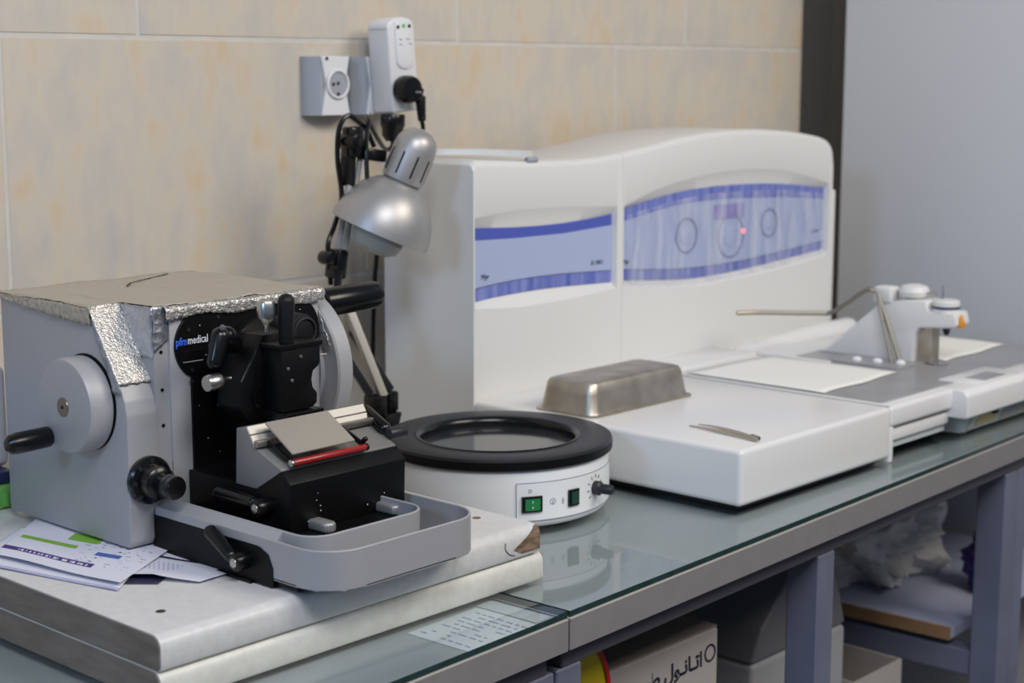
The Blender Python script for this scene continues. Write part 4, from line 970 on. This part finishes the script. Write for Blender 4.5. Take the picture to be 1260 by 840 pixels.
for i, mm in enumerate(('led_dark', 'led_green', 'led_dark')):
    bm = B(); cyl(bm, (1.6155+i*.011, 1.6956, 1.4345+(.001 if i == 1 else 0)), (1.6155+i*.011, 1.6945, 1.4345+(.001 if i == 1 else 0)), .0026, seg=14); tpart('indicator_lens', bm, mm, fa)
for a, b, c in ((1.6165, 1.418, .006), (1.6165, 1.411, .005), (1.630, 1.4175, .007), (1.6345, 1.4105, .006)):
    bm = B(); bar(bm, (a, 1.6953, b), (a+c, 1.6953, b-.0015), .0004, .0012); tpart('printed_mark', bm, 'ink_grey', fa)
# black plug in the adapter, second plug below it, cords
pl = thing('black_plug', 'black angled plug in the front of the white adapter', 'plug', (1.62, 1.68, 1.348))
bm = lathe(B(), [(0, 0), (.0185, 0), (.0195, .003), (.0195, .016), (.017, .022), (0, .023)], (1.618, 1.6945, 1.3475), (0, -1, 0), 28); part('body', bm, 'black_gloss', pl)
bm = B(); capsule(bm, (1.622, 1.681, 1.350), (1.637, 1.679, 1.333), .013, .010, 16); part('shoulder', bm, 'black_gloss', pl)
bm = B(); cyl(bm, (1.637, 1.679, 1.338), (1.6405, 1.679, 1.303), .0078, .0055, .001, 16); part('strain_relief', bm, 'black_matte', pl)
for i in range(5):
    bm = lathe(B(), [(.006, 0), (.0085-.0005*i, .001), (.006, .002)], (1.6375+.0006*i, 1.679, 1.331-.0055*i), (.1, 0, -1), 16); part('relief_rib', bm, 'black_gloss', pl)
bm = B(); tube(bm, [(1.640, 1.679, 1.305), (1.642, 1.68, 1.288), (1.642, 1.70, 1.262), (1.625, 1.73, 1.23), (1.60, 1.735, 1.10), (1.59, 1.735, .95)], .0032, 8); part('cord', bm, 'black_gloss', pl)
# ------------------------------------------------------------------ desk lamp
dl = thing('desk_lamp', 'silver desk lamp with jointed arm hanging its head by the wall', 'lamp', (1.45, 1.56, .8505))
ax = Vector((.31, -.25, .91)).normalized(); rim = Vector((1.464, 1.58, 1.1640))
prof = []
Rb = .0670; Hb = .0750
for i in range(13):
    a = PI/2*i/12*.86; prof.append((Rb*math.cos(a)**1.0, Hb*math.sin(a)/math.sin(PI/2*.86)))
inn = [(r_-.0018, h-.0005) for r_, h in prof[::-1]]
bm = lathe(B(), prof+inn+[prof[0]], rim, ax, 64); sh = part('shade', bm, 'lamp_silver', dl)
n0 = rim+ax*(Hb-.004)
bm = lathe(B(), [(.022, 0), (.0275, .003), (.0285, .010), (.0285, .046), (.027, .057), (.022, .066), (.013, .0725), (0, .075)], n0, ax, 40); nk = part('neck', bm, 'lamp_silver', dl)
d_, u_, v_ = frame_of(ax)
camdir = (Vector((0, 0, 1.37))-n0); camdir = (camdir-ax*camdir.dot(ax)).normalized(); side = ax.cross(camdir)
for a in (-62, -22, 18, 55, 100, 150, 200, 240):
    n_ = camdir*math.cos(math.radians(a))+side*math.sin(math.radians(a))
    bm = B(); bar(bm, n0+ax*.010+n_*.0284, n0+ax*.040+n_*.0284, .0022, .0012, up=n_); part('vent_slot', bm, 'black', nk)
bm = lathe(B(), [(.018, .02), (.018, .0), (.032, -.012), (.036, -.024), (.032, -.036), (.020, -.043), (0, -.045)], rim+ax*.016, ax, 32); part('bulb', bm, 'frost', dl)
# head joint, arms, cord
bm = B(); box(bm, 1.428, 1.450, 1.590, 1.612, 1.262, 1.302, .004, 2); part('head_joint', bm, 'black_gloss', dl)
bm = B(); bar(bm, (1.445, 1.598, 1.268), (1.485, 1.59, 1.262), .012, .016, .003); part('joint_bracket', bm, 'black_gloss', dl)
bm = B(); cyl(bm, (1.432, 1.582, 1.283), (1.432, 1.618, 1.283), .010, bev=.002); part('joint_knob', bm, 'black_gloss', dl)
bm = B(); bar(bm, (1.437, 1.606, 1.29), (1.432, 1.606, 1.225), .020, .012, .003); part('upper_arm_sleeve', bm, 'black_matte', dl)
for dx in (-.006, .006):
    bm = B(); bar(bm, (1.444+dx, 1.60, 1.26), (1.408+dx, 1.60, 1.115), .006, .006, .0008); part('upper_arm', bm, 'silver_dark', dl)
bm = B(); bar(bm, (1.404, 1.594, 1.146), (1.398, 1.594, 1.108), .026, .018, .004); part('elbow', bm, 'black_gloss', dl)
bm = B(); cyl(bm, (1.386, 1.585, 1.136), (1.386, 1.605, 1.136), .009, bev=.002); part('elbow_knob', bm, 'black_gloss', dl)
bm = B(); tube(bm, [(1.475, 1.60, 1.275), (1.462, 1.602, 1.298), (1.436, 1.604, 1.316), (1.420, 1.606, 1.300), (1.418, 1.608, 1.26), (1.424, 1.608, 1.21), (1.408, 1.605, 1.175), (1.392, 1.60, 1.15), (1.396, 1.60, 1.10)], .0034, 8); part('cord', bm, 'black_gloss', dl)
bm = B(); bar(bm, (1.380, 1.555, 1.085), (1.434, 1.545, .955), .011, .011, .0012); part('lower_arm', bm, 'rail', dl)
bm = B(); bar(bm, (1.371, 1.56, 1.08), (1.380, 1.56, 1.035), .012, .011, .0012); part('lower_arm', bm, 'steel_dull', dl)
bm = B(); bar(bm, (1.378, 1.57, 1.03), (1.420, 1.555, .958), .009, .010, .0012); part('lower_arm', bm, 'dark_grey', dl)
bm = B(); bar(bm, (1.412, 1.58, 1.04), (1.461, 1.56, .957), .010, .011, .0012); part('lower_arm', bm, 'dark_grey', dl)
bm = B(); box(bm, 1.414, 1.436, 1.538, 1.562, .925, .957, .003); part('clamp_joint', bm, 'black_gloss', dl)
bm = B(); box(bm, 1.448, 1.466, 1.548, 1.572, .930, .957, .003); part('clamp_joint', bm, 'black_gloss', dl)
bm = B(); prism(bm, [(1.414, .93), (1.466, .93), (1.456, .90), (1.45, .852), (1.43, .852), (1.424, .90)], 'y', 1.541, 1.57, .003); part('clamp_post', bm, 'black_gloss', dl)
bm = B(); box(bm, 1.40, 1.478, 1.52, 1.59, .8507, .857, .002); part('clamp_base', bm, 'black_gloss', dl)
bm = B(); bar(bm, (1.395, 1.585, 1.12), (1.376, 1.565, 1.075), .010, .010, .002); part('elbow_link', bm, 'black_gloss', dl)

bm = lathe(B(), [(0, 0), (.0165, 0), (.0175, .002), (.0175, .016), (.0155, .020), (.0150, .030), (.009, .038), (0, .038)], (1.6085, 1.705, 1.313), (-.05, 0, -1), 24); part('plug', bm, 'black_gloss', dl)
bm = B(); tube(bm, [(1.603, 1.70, 1.278), (1.592, 1.69, 1.268), (1.57, 1.68, 1.266), (1.53, 1.655, 1.285), (1.49, 1.63, 1.312), (1.465, 1.60, 1.309), (1.452, 1.59, 1.28), (1.448, 1.585, 1.235)], .0032, 8); part('cord', bm, 'black_gloss', dl)

# ------------------------------------------------------------------ things stored under the bench
ctn = thing('carton_box', 'white carton with black Persian lettering and circle under the bench', 'box', (1.47, 1.2, .376))
bm = B(); box(bm, 1.348, 1.5655, 1.10, 1.34, .3765, .712, .002, 1); part('body', bm, 'carton', ctn)
bm = B(); box(bm, 1.348, 1.5655, 1.102, 1.34, .7125, .7145); part('top_flap', bm, 'carton_top', ctn)
tx = '\ufef2\ufe92\ufec3 \ufedd\ufeee\u0640\ufee7\ufe8e\u0640\ufe97\ufe8d'
text('lettering', tx, .0255, face_y(1.534, 1.0996, .672), 'ink', ctn, align='RIGHT', squeeze=1.05, bold=.0007)
bm = lathe(B(), [(.0088, 0), (.0112, 0), (.0112, .0006), (.0088, .0006)], (1.549, 1.0997, .684), (0, -1, 0), 32, 1); part('printed_ring', bm, 'ink', ctn)
yb = thing('yellow_container', 'yellow round container with red rim under the bench joint', 'container', (1.265, 1.10, .376))
bm = lathe(B(), [(0, 0), (.075, 0), (.078, .004), (.078, .012), (0, .012)], (1.262, 1.10, .700), (0, -1, 0), 48); part('lid', bm, 'yellow', yb)
bm = lathe(B(), [(.076, 0), (.082, 0), (.083, .004), (.082, .014), (.076, .014)], (1.262, 1.10, .700), (0, -1, 0), 48); part('rim', bm, 'red_plastic', yb)
bm = lathe(B(), [(0, 0), (.072, 0), (.074, .12), (0, .12)], (1.262, 1.22, .700), (0, -1, 0), 40); part('body', bm, 'yellow', yb)
bm = B(); box(bm, 1.20, 1.296, 1.10, 1.22, .3765, .616, .002, 1); single('storage_box', bm, 'carton_top', 'plain brown box propping up the yellow container', 'box', (1.25, 1.16, .3765))
bn = thing('waste_bin', 'pale waste bin with sloping grey lid beside the carton', 'bin', (1.92, 1.28, .376))
bm = B(); box(bm, 1.79, 2.03, 1.20, 1.40, .3765, .575, .008, 3); part('body', bm, 'bin_white', bn)
bm = B(); prism(bm, [(1.79, .576), (2.03, .576), (2.0, .665), (1.93, .70), (1.87, .675), (1.81, .62)], 'y', 1.20, 1.40, .006, 3); part('lid', bm, 'bin', bn)
jg = thing('white_jug', 'dull white jug behind the carton under the bench', 'jug', (1.78, 1.50, .376))
bm = lathe(B(), [(0, 0), (.07, 0), (.075, .01), (.075, .26), (.05, .31), (.025, .33), (.025, .36), (0, .36)], (1.80, 1.50, .3765), (0, 0, 1), 28); part('body', bm, 'carton', jg)
bm = lathe(B(), [(0, 0), (.028, 0), (.028, .02), (0, .02)], (1.80, 1.50, .7365), (0, 0, 1), 20); part('cap', bm, 'dark', jg)
# plastic bag on the high shelf
def blob(c, sz, seed, amp, zmin, f=2.2, sub=5):
    bm = B(); bmesh.ops.create_icosphere(bm, subdivisions=sub, radius=1); o_ = Vector((seed*7.3, seed*3.1, 0))
    for v in bm.verts:
        p = v.co.copy(); k_ = 1+amp*noise.noise(p*f+o_)+amp*.9*abs(noise.noise(p*f*2.3+o_))+amp*.35*abs(noise.noise(p*f*6+o_))
        p *= k_; v.co = Vector((c[0]+p.x*sz[0], c[1]+p.y*sz[1], max(zmin, c[2]+p.z*sz[2])))
    return bm
single('plastic_bag', blob((2.41, 1.42, .605), (.15, .13, .10), 4, .36, .5305), 'bag', 'crumpled translucent white plastic bag on the shelf under the bench', 'bag', (2.42, 1.42, .5305), ang=50)
single('purple_cloth', blob((2.455, 1.185, .575), (.038, .036, .045), 9, .4, .5305, 3, 4), 'purple', 'bunched dark purple cloth beside the plastic bag', 'cloth', (2.46, 1.195, .5305), ang=50)
ob = thing('open_carton', 'open grey carton with white rim low under the bench', 'box', (2.12, 1.3, .376))
for a in ((2.06, 2.20, 1.20, 1.203), (2.06, 2.20, 1.417, 1.42), (2.06, 2.063, 1.203, 1.417), (2.197, 2.20, 1.203, 1.417)):
    bm = B(); box(bm, *a, .3765, .475); part('side_wall', bm, 'carton', ob)
bm = B(); box(bm, 2.063, 2.197, 1.203, 1.417, .3765, .38); part('bottom', bm, 'carton_top', ob)
